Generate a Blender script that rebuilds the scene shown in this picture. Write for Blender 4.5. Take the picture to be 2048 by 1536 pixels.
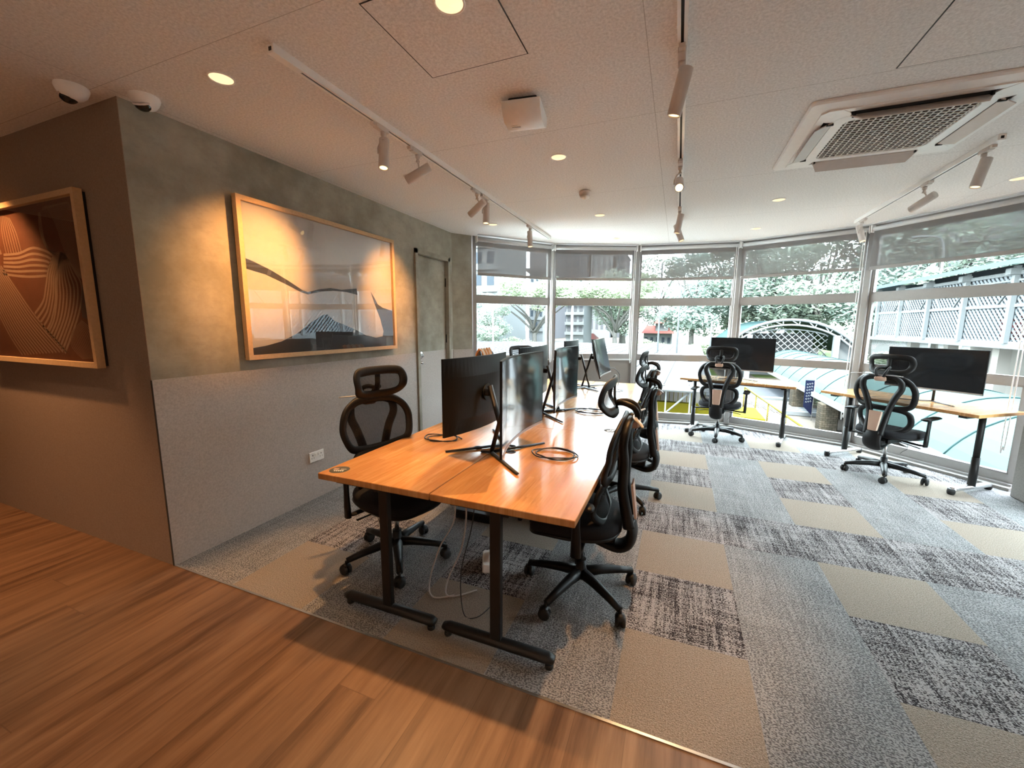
import bpy, math, random
from mathutils import Vector, Matrix
R = math.radians
sc = bpy.context.scene
for o in list(bpy.data.objects): bpy.data.objects.remove(o)
COL = sc.collection

# ------------------------------------------------------------------ camera
YAW, PITCH, ROLL, FPX = .38345, .14504, -.00573, 813.7
H = 1.55
cam = bpy.data.cameras.new('camera'); camo = bpy.data.objects.new('camera', cam); COL.objects.link(camo)
cam.sensor_fit = 'HORIZONTAL'; cam.sensor_width = 36.0; cam.lens = FPX/2048*36.0
cam.clip_start = .02; cam.clip_end = 600
fwd = Vector((-math.sin(YAW)*math.cos(PITCH), math.cos(YAW)*math.cos(PITCH), -math.sin(PITCH)))
rgt = Vector((math.cos(YAW), math.sin(YAW), 0)); dwn = fwd.cross(rgt)
r2 = rgt*math.cos(ROLL)+dwn*math.sin(ROLL); d2 = -rgt*math.sin(ROLL)+dwn*math.cos(ROLL)
m = Matrix((r2, -d2, -fwd)).transposed().to_4x4(); m.translation = Vector((0, 0, H))
camo.matrix_world = m
sc.camera = camo

# ------------------------------------------------------------------ view, world, sun
sc.view_settings.view_transform = 'Standard'; sc.view_settings.look = 'None'
sc.view_settings.gamma = 1; sc.view_settings.use_curve_mapping = False
sc.view_settings.exposure = 2.6
sc.cycles.diffuse_bounces = 7; sc.cycles.transparent_max_bounces = 16; sc.cycles.max_bounces = 14
w = bpy.data.worlds.new('sky'); sc.world = w; w.use_nodes = True
nt = w.node_tree; bg = nt.nodes['Background']
tc = nt.nodes.new('ShaderNodeTexCoord'); sp = nt.nodes.new('ShaderNodeSeparateXYZ'); rp = nt.nodes.new('ShaderNodeValToRGB')
nt.links.new(tc.outputs['Generated'], sp.inputs[0]); nt.links.new(sp.outputs[2], rp.inputs[0]); nt.links.new(rp.outputs[0], bg.inputs[0])
rp.color_ramp.elements[0].color = (.90, .95, 1, 1); rp.color_ramp.elements[1].color = (.72, .84, 1, 1)
bg.inputs[1].default_value = 5.6
sl = bpy.data.lights.new('sun', 'SUN'); so = bpy.data.objects.new('sun', sl); COL.objects.link(so)
sl.energy = 4.5; sl.angle = R(12); sl.color = (1, .97, .92); so.rotation_euler = (R(28), R(-8), 0)

CZ = 2.775      # ceiling height
WX = -2.924     # left wall plane
FY = 1.44       # line where timber floor meets carpet

# ------------------------------------------------------------------ node helper and materials
class N:
    def __init__(s, name):
        s.m = bpy.data.materials.new(name); s.m.use_nodes = True; s.t = s.m.node_tree
        s.b = s.t.nodes['Principled BSDF']; s.out = s.t.nodes['Material Output']; s._c = None
    def n(s, typ, **k):
        x = s.t.nodes.new('ShaderNode'+typ)
        for a, v in k.items(): setattr(x, a, v)
        return x
    def put(s, sock, v):
        if hasattr(v, 'is_output') or isinstance(v, bpy.types.NodeSocket): s.t.links.new(v, sock)
        elif isinstance(v, (tuple, list)) and len(v) == 3 and sock.type == 'RGBA': sock.default_value = (*v, 1)
        else: sock.default_value = v
    def co(s):
        if not s._c: s._c = s.n('TexCoord').outputs['Object']
        return s._c
    def sep(s, v):
        x = s.n('SeparateXYZ'); s.put(x.inputs[0], v); return x.outputs[0], x.outputs[1], x.outputs[2]
    def comb(s, a, b, c=0.0):
        x = s.n('CombineXYZ'); s.put(x.inputs[0], a); s.put(x.inputs[1], b); s.put(x.inputs[2], c); return x.outputs[0]
    def ma(s, op, a, b=0.0, c=0.0):
        x = s.n('Math', operation=op); s.put(x.inputs[0], a); s.put(x.inputs[1], b); s.put(x.inputs[2], c); return x.outputs[0]
    def scl(s, v, k):
        x = s.n('VectorMath', operation='MULTIPLY'); s.put(x.inputs[0], v); x.inputs[1].default_value = k; return x.outputs[0]
    def noise(s, v, scale=1, detail=2, rough=.5):
        x = s.n('TexNoise'); s.put(x.inputs['Vector'], v); s.put(x.inputs['Scale'], scale); s.put(x.inputs['Detail'], detail); s.put(x.inputs['Roughness'], rough); return x.outputs[0]
    def white(s, v):
        x = s.n('TexWhiteNoise', noise_dimensions='3D'); s.put(x.inputs['Vector'], v); return x.outputs[0]
    def ramp(s, f, stops):
        x = s.n('ValToRGB'); s.put(x.inputs[0], f); e = x.color_ramp.elements
        while len(e) > 1: e.remove(e[0])
        e[0].position = stops[0][0]; e[0].color = (*stops[0][1], 1)
        for p, c in stops[1:]:
            q = e.new(p); q.color = (*c, 1)
        return x.outputs[0]
    def mix(s, f, a, b):
        x = s.n('Mix', data_type='RGBA'); s.put(x.inputs[0], f); s.put(x.inputs[6], a); s.put(x.inputs[7], b); return x.outputs[2]
    def step(s, f, lo, hi):
        x = s.n('MapRange'); s.put(x.inputs[0], f); s.put(x.inputs[1], lo); s.put(x.inputs[2], hi); return x.outputs[0]
    def bump(s, h, k=.3, d=.01):
        x = s.n('Bump'); s.put(x.inputs['Height'], h); x.inputs['Strength'].default_value = k; x.inputs['Distance'].default_value = d
        s.t.links.new(x.outputs[0], s.b.inputs['Normal'])
    def fin(s, col=None, rough=.5, metal=0, spec=.5, **k):
        if col is not None: s.put(s.b.inputs['Base Color'], col)
        s.put(s.b.inputs['Roughness'], rough); s.put(s.b.inputs['Metallic'], metal); s.put(s.b.inputs['Specular IOR Level'], spec)
        return s.m

def plain(name, c, rough=.5, metal=0, spec=.5, var=.06, vs=30):
    a = N(name); f = a.noise(a.co(), vs, 3)
    lo = tuple(x*(1-var) for x in c); hi = tuple(min(1, x*(1+var)) for x in c)
    return a.fin(a.mix(f, lo, hi), rough, metal, spec)
def see_through(name, c, keep, rough=.8, weave=None, trans=(1, 1, 1)):
    """woven mesh: `keep` is how much of the area the threads cover"""
    a = N(name); a.fin(c, rough, 0, .2)
    t = a.n('BsdfTransparent'); t.inputs[0].default_value = (*trans, 1); mx = a.n('MixShader'); 
    if weave:
        x, y, z = a.sep(a.co())
        f = a.ma('MULTIPLY', a.ma('SINE', a.ma('MULTIPLY', a.ma('ADD', x, z), weave)), a.ma('SINE', a.ma('MULTIPLY', a.ma('SUBTRACT', x, z), weave)))
        k = a.step(f, -.6, .6); k = a.ma('ADD', a.ma('MULTIPLY', k, .35), keep-.17)
        a.put(mx.inputs[0], k)
    else: mx.inputs[0].default_value = keep
    a.t.links.new(t.outputs[0], mx.inputs[1]); a.t.links.new(a.b.outputs[0], mx.inputs[2]); a.t.links.new(mx.outputs[0], a.out.inputs[0])
    return a.m
def pane_glass(name, tint=(.93, .98, .96), ior=1.45, rough=0.0):
    a = N(name); a.t.nodes.remove(a.b)
    t = a.n('BsdfTransparent'); t.inputs[0].default_value = (*tint, 1); g = a.n('BsdfGlossy'); g.inputs['Roughness'].default_value = rough
    ge = a.n('NewGeometry'); dt = a.n('VectorMath', operation='DOT_PRODUCT'); a.t.links.new(ge.outputs['Normal'], dt.inputs[0]); a.t.links.new(ge.outputs['Incoming'], dt.inputs[1])
    c_ = a.ma('ABSOLUTE', dt.outputs['Value']); f0 = ((ior-1)/(ior+1))**2
    f = a.ma('ADD', f0, a.ma('MULTIPLY', a.ma('POWER', a.ma('SUBTRACT', 1.0, c_), 5.0), 1-f0)); mx = a.n('MixShader')
    a.t.links.new(f, mx.inputs[0]); a.t.links.new(t.outputs[0], mx.inputs[1]); a.t.links.new(g.outputs[0], mx.inputs[2]); a.t.links.new(mx.outputs[0], a.out.inputs[0])
    return a.m
def emit(name, c, k):
    a = N(name); a.fin((.3, .25, .18), .5); a.b.inputs['Emission Color'].default_value = (*c, 1); a.b.inputs['Emission Strength'].default_value = k; return a.m

def m_carpet():
    a = N('carpet'); x, y, z = a.sep(a.co())
    u = a.ma('DIVIDE', a.ma('ADD', x, 20*.555*2+.16), .555); v = a.ma('DIVIDE', a.ma('SUBTRACT', y, FY-22.0), .55)
    iu = a.ma('FLOOR', u); iv = a.ma('FLOOR', v)
    odd = a.ma('MODULO', iu, 2); rowodd = a.ma('MODULO', iv, 2); r4 = a.ma('GREATER_THAN', a.ma('MODULO', iv, 4), 2.5)
    h = a.white(a.comb(iu, iv, 3.0)); turn = a.ma('GREATER_THAN', h, .5)
    fine = a.noise(a.co(), 170, 2, .75)
    tuft = a.noise(a.comb(a.ma('MULTIPLY', x, 110), a.ma('MULTIPLY', y, 160)), 1, 1, .5)
    bx = a.noise(a.comb(a.ma('MULTIPLY', x, 42), a.ma('ADD', a.ma('MULTIPLY', y, 2.5), a.ma('MULTIPLY', iv, 7.3))), 1, 2, .6)
    by = a.noise(a.comb(a.ma('ADD', a.ma('MULTIPLY', x, 2.5), a.ma('MULTIPLY', iu, 5.1)), a.ma('MULTIPLY', y, 42)), 1, 2, .6)
    blot = a.noise(a.co(), 4, 2)
    f = a.ma('ADD', tuft, a.ma('ADD', a.ma('MULTIPLY', a.ma('SUBTRACT', bx, .5), .46), a.ma('MULTIPLY', a.ma('SUBTRACT', by, .5), .34)))
    f = a.ma('ADD', f, a.ma('MULTIPLY', a.ma('SUBTRACT', blot, .5), .3))
    weave = a.step(f, .45, .57); wpale = a.step(f, .46, .68)
    dark = a.mix(weave, (.30, .28, .275), (.022, .017, .019))
    fp = a.ma('ADD', a.ma('MULTIPLY', tuft, .55), a.ma('MULTIPLY', f, .45)); wpale = a.step(fp, .43, .60)
    pale = a.mix(a.ma('MULTIPLY', wpale, .9), (.29, .285, .28), (.075, .075, .078))
    beige = a.mix(a.step(fine, .3, .7), (.115, .094, .074), (.39, .33, .27))
    ev = a.mix(rowodd, beige, dark); od = a.mix(r4, pale, dark)
    c = a.mix(odd, ev, od)
    c = a.mix(a.ma('MULTIPLY', a.step(fine, .45, .7), .35), c, a.scl(c, (.45, .45, .45)))
    a.bump(a.ma('ADD', fine, a.ma('MULTIPLY', weave, -.5)), .6, .006)
    return a.fin(c, .95, 0, .1)
def m_planks():
    a = N('timber_floor'); x, y, z = a.sep(a.co())
    u = a.ma('DIVIDE', a.ma('ADD', x, 20.19), .197); iu = a.ma('FLOOR', u)
    off = a.ma('MULTIPLY', a.white(a.comb(iu, 1.0)), 1.35)
    v = a.ma('DIVIDE', a.ma('ADD', a.ma('ADD', y, 20), off), 1.35); iv = a.ma('FLOOR', v)
    h = a.white(a.comb(iu, iv, 2.0))
    g = a.noise(a.comb(a.ma('MULTIPLY', x, 14), a.ma('MULTIPLY', y, 1.1), a.ma('MULTIPLY', h, 30)), 1, 5, .62)
    g2 = a.noise(a.comb(a.ma('MULTIPLY', x, 160), a.ma('MULTIPLY', y, 5), a.ma('MULTIPLY', h, 30)), 1, 3, .6)
    c = a.ramp(g, [(.33, (.070, .033, .016)), (.5, (.150, .080, .042)), (.66, (.205, .118, .066))])
    c = a.mix(a.ma('MULTIPLY', a.step(g2, .5, .75), .4), c, (.15, .07, .035))
    c = a.mix(a.ma('MULTIPLY', a.ma('SUBTRACT', h, .5), .5), c, (.22, .13, .075))
    fu = a.ma('FRACT', u); fv = a.ma('FRACT', v)
    e = a.ma('MAXIMUM', a.ma('LESS_THAN', fu, .012), a.ma('LESS_THAN', fv, .003))
    c = a.mix(a.ma('MULTIPLY', e, .6), c, (.08, .04, .02))
    a.bump(g2, .12, .002)
    return a.fin(c, .42, 0, .4)
def m_desk(name='oiled_desk_wood', k=1.0):
    a = N(name); x, y, z = a.sep(a.co())
    u = a.ma('DIVIDE', a.ma('ADD', x, 10), .055); iu = a.ma('FLOOR', u)
    v = a.ma('DIVIDE', a.ma('ADD', a.ma('ADD', y, 10), a.ma('MULTIPLY', a.white(a.comb(iu, 5.0)), .45)), .45); iv = a.ma('FLOOR', v)
    h = a.white(a.comb(iu, iv, 1.0))
    g = a.noise(a.comb(a.ma('MULTIPLY', x, 60), a.ma('MULTIPLY', y, 4), a.ma('MULTIPLY', h, 40)), 1, 4, .6)
    big = a.noise(a.comb(a.ma('MULTIPLY', x, 12), a.ma('MULTIPLY', y, 2)), 1, 3)
    c = a.ramp(g, [(.3, (.40*k, .20*k, .07*k)), (.6, (.56*k, .31*k, .125*k)), (.8, (.64*k, .39*k, .18*k))])
    c = a.mix(a.ma('MULTIPLY', h, .75), c, (.42*k, .19*k, .07*k))
    c = a.mix(a.ma('MULTIPLY', a.step(big, .5, .8), .4), c, (.68*k, .38*k, .17*k))
    return a.fin(c, .19, 0, .55)
def m_plaster():
    a = N('limewash_plaster'); g = a.noise(a.co(), 2.2, 8, .62); g2 = a.noise(a.scl(a.co(), (1, 3, 7)), 2.5, 6, .7)
    c = a.ramp(g, [(.36, (.235, .222, .178)), (.5, (.33, .312, .255)), (.64, (.42, .398, .335))])
    c = a.mix(a.ma('MULTIPLY', a.step(g2, .5, .75), .5), c, (.25, .24, .185))
    a.bump(g2, .15, .004)
    return a.fin(c, .75, 0, .25)
def m_board(name, c1, c2, k=90, seams=None):
    a = N(name); f = a.noise(a.co(), k, 3, .7); g = a.noise(a.co(), 1.2, 3)
    c = a.mix(a.step(f, .35, .65), c1, c2)
    c = a.mix(a.ma('MULTIPLY', g, .15), c, tuple(v*.8 for v in c1))
    if seams:
        x, y, z = a.sep(a.co()); w_ = .0035
        ex = a.ma('LESS_THAN', a.ma('MODULO', a.ma('ADD', x, 26.8+.2), 2.68), w_)
        ey = a.ma('LESS_THAN', a.ma('MODULO', a.ma('ADD', y, 26.8-2.69+1.34-1.34*0), 1.34), w_)
        c = a.mix(a.ma('MULTIPLY', a.ma('MAXIMUM', ex, ey), .45), c, (.2, .17, .15))
    a.bump(f, .25, .003)
    return a.fin(c, .9, 0, .15)
def m_leaf(name, a1, a2):
    a = N(name); f = a.noise(a.co(), 1.5, 3); c = a.mix(f, a1, a2); a.fin(c, .6, 0, .12)
    tr = a.n('BsdfTranslucent'); a.put(tr.inputs[0], c); mx = a.n('MixShader'); mx.inputs[0].default_value = .45
    a.t.links.new(a.b.outputs[0], mx.inputs[1]); a.t.links.new(tr.outputs[0], mx.inputs[2]); a.t.links.new(mx.outputs[0], a.out.inputs[0]); return a.m
def m_lattice():
    a = N('expanded_metal_mesh'); x, y, z = a.sep(a.co()); a.fin((.115, .125, .135), .6, 0, .02)
    p = a.ma('ADD', a.ma('MULTIPLY', y, 1.0), z); q = a.ma('SUBTRACT', y, z)
    sA = a.ma('LESS_THAN', a.ma('FRACT', a.ma('MULTIPLY', q, 5.0)), .55); sB = a.ma('LESS_THAN', a.ma('FRACT', a.ma('MULTIPLY', p, 5.0)), .12)
    t = a.n('BsdfTransparent'); mx = a.n('MixShader'); a.put(mx.inputs[0], a.ma('MAXIMUM', sA, sB))
    a.t.links.new(t.outputs[0], mx.inputs[1]); a.t.links.new(a.b.outputs[0], mx.inputs[2]); a.t.links.new(mx.outputs[0], a.out.inputs[0]); return a.m
def m_stone():
    a = N('ledge_stone'); x, y, z = a.sep(a.co()); br = a.n('TexBrick'); a.put(br.inputs['Vector'], a.comb(a.ma('ADD', x, y), z)); br.inputs['Scale'].default_value = 3.2
    br.inputs['Color1'].default_value = (.050, .040, .030, 1); br.inputs['Color2'].default_value = (.030, .026, .020, 1); br.inputs['Mortar'].default_value = (.015, .012, .009, 1)
    return a.fin(br.outputs[0], .9, 0, .02)

M = dict(
 carpet=m_carpet(), planks=m_planks(), desk=m_desk(), desk2=m_desk('pale_desk_wood', 1.0), plaster=m_plaster(),
 dado=m_board('felt_wall_board', (.42, .38, .355), (.55, .505, .475)),
 ceil=m_board('ceiling_board', (.69, .685, .68), (.91, .905, .90), 80, True), ceilp=m_board('ceiling_hatch_board', (.70, .68, .67), (.92, .905, .895), 80),
 hall=m_board('hall_wall_paint', (.27, .20, .155), (.33, .25, .195), 120),
 frame=plain('window_aluminium', (.30, .285, .275), .45, 0, .4), framew=plain('pale_aluminium', (.62, .63, .64), .4),
 taupe=plain('taupe_panel', (.24, .21, .19), .7), absorb=m_board('absorbing_hall_paint', (.16, .12, .09), (.20, .15, .12), 120), conc2=m_board('pale_bounce_paint', (.60, .55, .50), (.70, .64, .59), 120), conc=m_board('backlit_column_render', (.22, .205, .19), (.29, .27, .25)),  # unseen hall walls: one darkened to absorb light, one lightened to bounce it
 glass=pane_glass('window_glass', (.93, .98, .96), 1.14), artglass=pane_glass('picture_glass', (1, 1, 1), 1.75),
 blind=see_through('screen_blind_fabric', (.24, .225, .22), .66, .9), chain=plain('white_plastic', (.78, .77, .75), .4),
 white=plain('white_enamel', (.88, .87, .86), .4), lampw=plain('lamp_white', (.62, .57, .54), .45), silver=plain('silver_metal', (.62, .62, .62), .25, .9),
 black=plain('black_plastic', (.0045, .0042, .0045), .48, 0, .3), blackm=plain('black_steel', (.006, .0055, .006), .5, .1), blackg=plain('black_rubber', (.007, .007, .007), .7),
 dark=plain('dark_slot', (.01, .01, .01), .6), mesh=see_through('chair_mesh', (.014, .012, .013), .76, .8, 900), seat=plain('seat_fabric', (.013, .013, .015), .85, 0, .2, .3, 200),
 tan=plain('rose_beige_plastic', (.42, .27, .20), .4), greycap=plain('grey_plastic', (.25, .24, .24), .4),
 screen=plain('monitor_screen', (.012, .013, .015), .12, 0, .6, .0), oak=plain('oak_frame', (.60, .40, .22), .5, 0, .4, .15, 60),
 paper=plain('art_paper', (.52, .50, .48), .8), ink=plain('art_ink', (.045, .045, .05), .8), rust=plain('rust_paint', (.13, .043, .018), .8, 0, .3, .15, 20), sand=plain('sand_paint', (.30, .185, .11), .8), slate=plain('slate_paint', (.06, .065, .055), .8),
 glow=emit('warm_lamp_glow', (1, .70, .38), .24), glow2=emit('spot_lamp_glow', (1, .66, .28), .6), glow3=emit('glaring_lamp_glow', (1, .62, .25), 9.0), edge_glint=emit('cool_edge_glint', (.75, 1, .95), 1.2),
 brick=m_stone(), teal=plain('teal_sheet_roof', (.033, .056, .053), .5, 0, .02, .05, 2), seamg=plain('grey_roof_seam', (.010, .020, .021), .6, 0, .02), roofw=plain('white_sheet_roof', (.075, .075, .077), .6, 0, .02), roofs=plain('roof_rib', (.030, .029, .031), .6, 0, .02),
 lattice=m_lattice(), steelw=plain('white_painted_steel', (.115, .12, .123), .5, 0, .02), steelb=plain('blue_grey_cladding', (.05, .07, .08), .6, 0, .02), inner=plain('inner_wall_paint', (.075, .083, .092), .8, 0, .02),  # inner wall a little darker than the white facade
 bark=plain('bark', (.07, .066, .062), .9, 0, .02, .3, 8), leafA=m_leaf('leaf_mid', (.18, .22, .185), (.30, .34, .28)), leafB=m_leaf('leaf_dark', (.16, .205, .185), (.275, .32, .285)), leafC=m_leaf('leaf_bright', (.18, .21, .145), (.29, .32, .225)),  # leaf greens paled and greyed to stand in for outdoor haze
 road=plain('asphalt', (.038, .039, .043), .9, 0, .02, .1, 3), pave=plain('pink_paving', (.060, .051, .044), .9, 0, .02, .15, 6), grass=plain('lawn', (.035, .050, .017), .95, 0, .02, .25, 4), yellow=plain('yellow_paint', (.075, .060, .010), .5, 0, .02), yellowd=plain('yellow_lawn', (.070, .058, .005), .8, 0, .02),
 hdb=plain('white_facade', (.088, .09, .093), .8, 0, .02), hdbg=plain('grey_facade', (.048, .047, .051), .8, 0, .02), winblue=plain('far_window', (.024, .029, .036), .3, 0, .02), redroof=plain('red_roof_tile', (.075, .026, .022), .8, 0, .02), orange=plain('brick_red_sign', (.10, .03, .03), .6, 0, .02),
 navy=plain('navy_flag_cloth', (.004, .005, .013), .8, 0, .02), cable=plain('black_cable', (.012, .012, .012), .5), cableg=plain('grey_cable', (.42, .38, .36), .5), cloth1=plain('orange_knit', (.62, .28, .12), .95, 0, .1), cloth2=plain('cream_knit', (.70, .58, .46), .95, 0, .1),
)

# ------------------------------------------------------------------ mesh helpers
class MB:
    def __init__(s): s.v = []; s.f = []; s.mi = []; s.sm = []
    def add(s, vs, fs, mi=0, smooth=False, M4=None):
        k = len(s.v); s.v += [tuple(M4 @ Vector(p)) if M4 else tuple(p) for p in vs]
        s.f += [tuple(k+i for i in f) for f in fs]; s.mi += [mi]*len(fs); s.sm += [smooth]*len(fs); return s
    def box(s, x0, x1, y0, y1, z0, z1, mi=0, M4=None, b=0):
        if b:
            # chamfered box: three stacked rings per axis would be heavy; chamfer the vertical and horizontal edges
            x0, x1 = min(x0, x1), max(x0, x1); y0, y1 = min(y0, y1), max(y0, y1)
            def ring(i, z): return [(x0+i+0, y0+i+b, z), (x0+i+b, y0+i, z), (x1-i-b, y0+i, z), (x1-i, y0+i+b, z), (x1-i, y1-i-b, z), (x1-i-b, y1-i, z), (x0+i+b, y1-i, z), (x0+i, y1-i-b, z)]
            vs = ring(b*.7, z0)+ring(0, z0+b)+ring(0, z1-b)+ring(b*.7, z1)
            fs = [tuple(range(7, -1, -1)), tuple(range(24, 32))]
            for r in range(3): fs += [(r*8+i, r*8+(i+1) % 8, (r+1)*8+(i+1) % 8, (r+1)*8+i) for i in range(8)]
            return s.add(vs, fs, mi, False, M4)
        vs = [(x0, y0, z0), (x1, y0, z0), (x1, y1, z0), (x0, y1, z0), (x0, y0, z1), (x1, y0, z1), (x1, y1, z1), (x0, y1, z1)]
        return s.add(vs, [(3, 2, 1, 0), (4, 5, 6, 7), (0, 1, 5, 4), (1, 2, 6, 5), (2, 3, 7, 6), (3, 0, 4, 7)], mi, False, M4)
    def lathe(s, prof, n=20, mi=0, M4=None, cap=True, smooth=True):
        vs = []; fs = []
        for r, z in prof: vs += [(r*math.cos(2*math.pi*i/n), r*math.sin(2*math.pi*i/n), z) for i in range(n)]
        for j in range(len(prof)-1): fs += [(j*n+i, j*n+(i+1) % n, (j+1)*n+(i+1) % n, (j+1)*n+i) for i in range(n)]
        s.add(vs, fs, mi, smooth, M4)
        if cap:
            k = len(s.v)-len(vs)
            s.f += [tuple(k+i for i in range(n-1, -1, -1)), tuple(k+(len(prof)-1)*n+i for i in range(n))]; s.mi += [mi]*2; s.sm += [False]*2
        return s
    def tube(s, pts, r, n=8, closed=False, mi=0, M4=None, wt=None, nrm=None):
        """sweep; r radius or list; wt=(width,thick) or list of them with nrm giving the thickness direction"""
        P = [Vector(p) for p in pts]; L = len(P); vs = []; fs = []; prev = None
        for i in range(L):
            a = P[(i-1) % L] if (closed or i > 0) else P[i]; b = P[(i+1) % L] if (closed or i < L-1) else P[i]
            T = (b-a).normalized()
            if nrm is not None: q = nrm[i] if isinstance(nrm, list) else nrm; Nn = Vector(q)
            else: Nn = prev if prev else (Vector((0, 0, 1)) if abs(T.z) < .9 else Vector((1, 0, 0)))
            Nn = (Nn-T*Nn.dot(T)).normalized(); prev = Nn; B = T.cross(Nn)
            if wt: ww, tt = wt[i] if isinstance(wt, list) else wt; ww /= 2; tt /= 2
            else: ww = tt = (r[i] if isinstance(r, list) else r)
            for k in range(n):
                t = 2*math.pi*k/n; vs.append(tuple(P[i]+B*ww*math.cos(t)+Nn*tt*math.sin(t)))
        for i in range(L if closed else L-1):
            j = (i+1) % L; fs += [(i*n+k, i*n+(k+1) % n, j*n+(k+1) % n, j*n+k) for k in range(n)]
        if not closed: fs += [tuple(range(n-1, -1, -1)), tuple((L-1)*n+k for k in range(n))]
        return s.add(vs, fs, mi, True, M4)
    def prism(s, poly, z0, z1, mi=0, M4=None):
        n = len(poly); vs = [(x, y, z0) for x, y in poly]+[(x, y, z1) for x, y in poly]
        return s.add(vs, [tuple(range(n-1, -1, -1)), tuple(range(n, 2*n))]+[(i, (i+1) % n, n+(i+1) % n, n+i) for i in range(n)], mi, False, M4)
    def build(s, name, mats, parent=None, loc=None, rotz=None):
        me = bpy.data.meshes.new(name); me.from_pydata(s.v, [], s.f)
        for mm in (mats if isinstance(mats, (list, tuple)) else [mats]): me.materials.append(mm)
        for p, k, q in zip(me.polygons, s.mi, s.sm): p.material_index = k; p.use_smooth = q
        me.update(); o = bpy.data.objects.new(name, me); COL.objects.link(o)
        if parent: o.parent = parent
        if loc: o.location = loc
        if rotz is not None: o.rotation_euler = (0, 0, rotz)
        return o
def spline(pts, n=6, closed=False):
    P = [Vector(p) for p in pts]; L = len(P); out = []
    for i in range(L if closed else L-1):
        g = lambda k: P[k % L] if closed else P[max(0, min(L-1, k))]
        a, b, c, d = g(i-1), g(i), g(i+1), g(i+2)
        for k in range(n):
            t = k/n; out.append(.5*((2*b)+(c-a)*t+(2*a-5*b+4*c-d)*t*t+(3*b-a-3*c+d)*t**3))
    if not closed: out.append(P[-1])
    return out
def tag(o, label=None, cat=None, group=None, kind=None):
    if label: o['label'] = label
    if cat: o['category'] = cat
    if group: o['group'] = group
    if kind: o['kind'] = kind
    return o
def thing(name, label, cat, loc=(0, 0, 0), rotz=0, group=None):
    o = bpy.data.objects.new(name, None); COL.objects.link(o); o.location = loc; o.rotation_euler = (0, 0, rotz); o.empty_display_size = .1
    return tag(o, label, cat, group)
def copy_tree(o, parent=None):
    c = o.copy(); COL.objects.link(c)
    if parent: c.parent = parent
    for ch in list(o.children): copy_tree(ch, c)
    return c
def struct(o): return tag(o, kind='structure')
def look(v):   # matrix turning -Z towards v
    v = Vector(v).normalized(); return v.to_track_quat('-Z', 'Y').to_matrix().to_4x4()
def T(x, y, z): return Matrix.Translation((x, y, z))
def RZ(a): return Matrix.Rotation(a, 4, 'Z')
def RX(a): return Matrix.Rotation(a, 4, 'X')
def RY(a): return Matrix.Rotation(a, 4, 'Y')

# ------------------------------------------------------------------ room shell
NODE = [(-2.75, 5.27), (-1.885, 6.31), (-.655, 6.85), (.79, 7.06), (2.16, 6.48), (3.10, 5.285)]
room = [(WX, FY), (3.05, FY), (3.05, 5.0)]+NODE[::-1]+[(WX, 5.02)]
RPX = 3.05
struct(MB().prism(room, -.25, 0).build('floor', M['carpet']))
struct(MB().box(-7, RPX+.3, -3.2, FY, -.25, 0).build('floor_timber', M['planks']))
struct(MB().box(WX, RPX, FY-.006, FY+.006, 0, .004).build('trim_1', M['silver']))
roomc = [(-7, -3.2), (RPX+.35, -3.2), (RPX+.35, 5.3)]+[(x*1.05, y*1.03) for x, y in NODE[::-1]]+[(WX-.3, 5.2), (-7, 5.2)]
struct(MB().prism(roomc, CZ, CZ+.3).build('ceiling', M['ceil']))
# left wall, with an opening for the door
DY0, DY1, DZ = 4.15, 4.94, 2.43
wl = MB(); wl.box(WX-.16, WX, FY+.0002, DY0, 0, CZ); wl.box(WX-.16, WX, DY1, 5.03, 0, CZ); wl.box(WX-.16, WX, DY0, DY1, DZ, CZ)
wl = struct(wl.build('wall_left', M['plaster']))
dz = 1.205
d = MB(); d.box(WX, WX+.006, FY-.004, DY0-.02, 0, dz); d.box(WX, WX+.006, DY1+.02, 5.03, 0, dz)
struct(d.build('wall_left_dado', M['dado']))
hb = MB(); hb.box(-7, WX-.16, FY-.003, FY+.16, 0, CZ); hb.box(WX-.16, WX, FY-.003, FY, 0, CZ); struct(hb.build('wall_hall', M['hall']))
struct(MB().box(WX-.004, WX+.0075, FY-.006, FY-.002, 0, dz).build('trim_2', M['bark']))
struct(MB().box(-7.2, -7, -3.2, FY+.16, 0, CZ).build('wall_far_left', M['absorb']))
struct(MB().box(-7.2, RPX+.5, -3.4, -3.2, 0, CZ).build('wall_behind', M['conc2']))
# angled return beside the first window
p0 = Vector((WX, 5.02)); p1 = Vector(NODE[0]); ang = math.atan2((p1-p0).y, (p1-p0).x); Lr = (p1-p0).length
struct(MB().box(0, Lr, 0, .14, 0, CZ).build('wall_return', M['plaster'], loc=(WX, 5.02, 0), rotz=ang))
struct(MB().box(0, Lr+.01, -.02, 0, 0, dz-.01).build('wall_return_dado', M['dado'], loc=(WX, 5.02, 0), rotz=ang))
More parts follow.
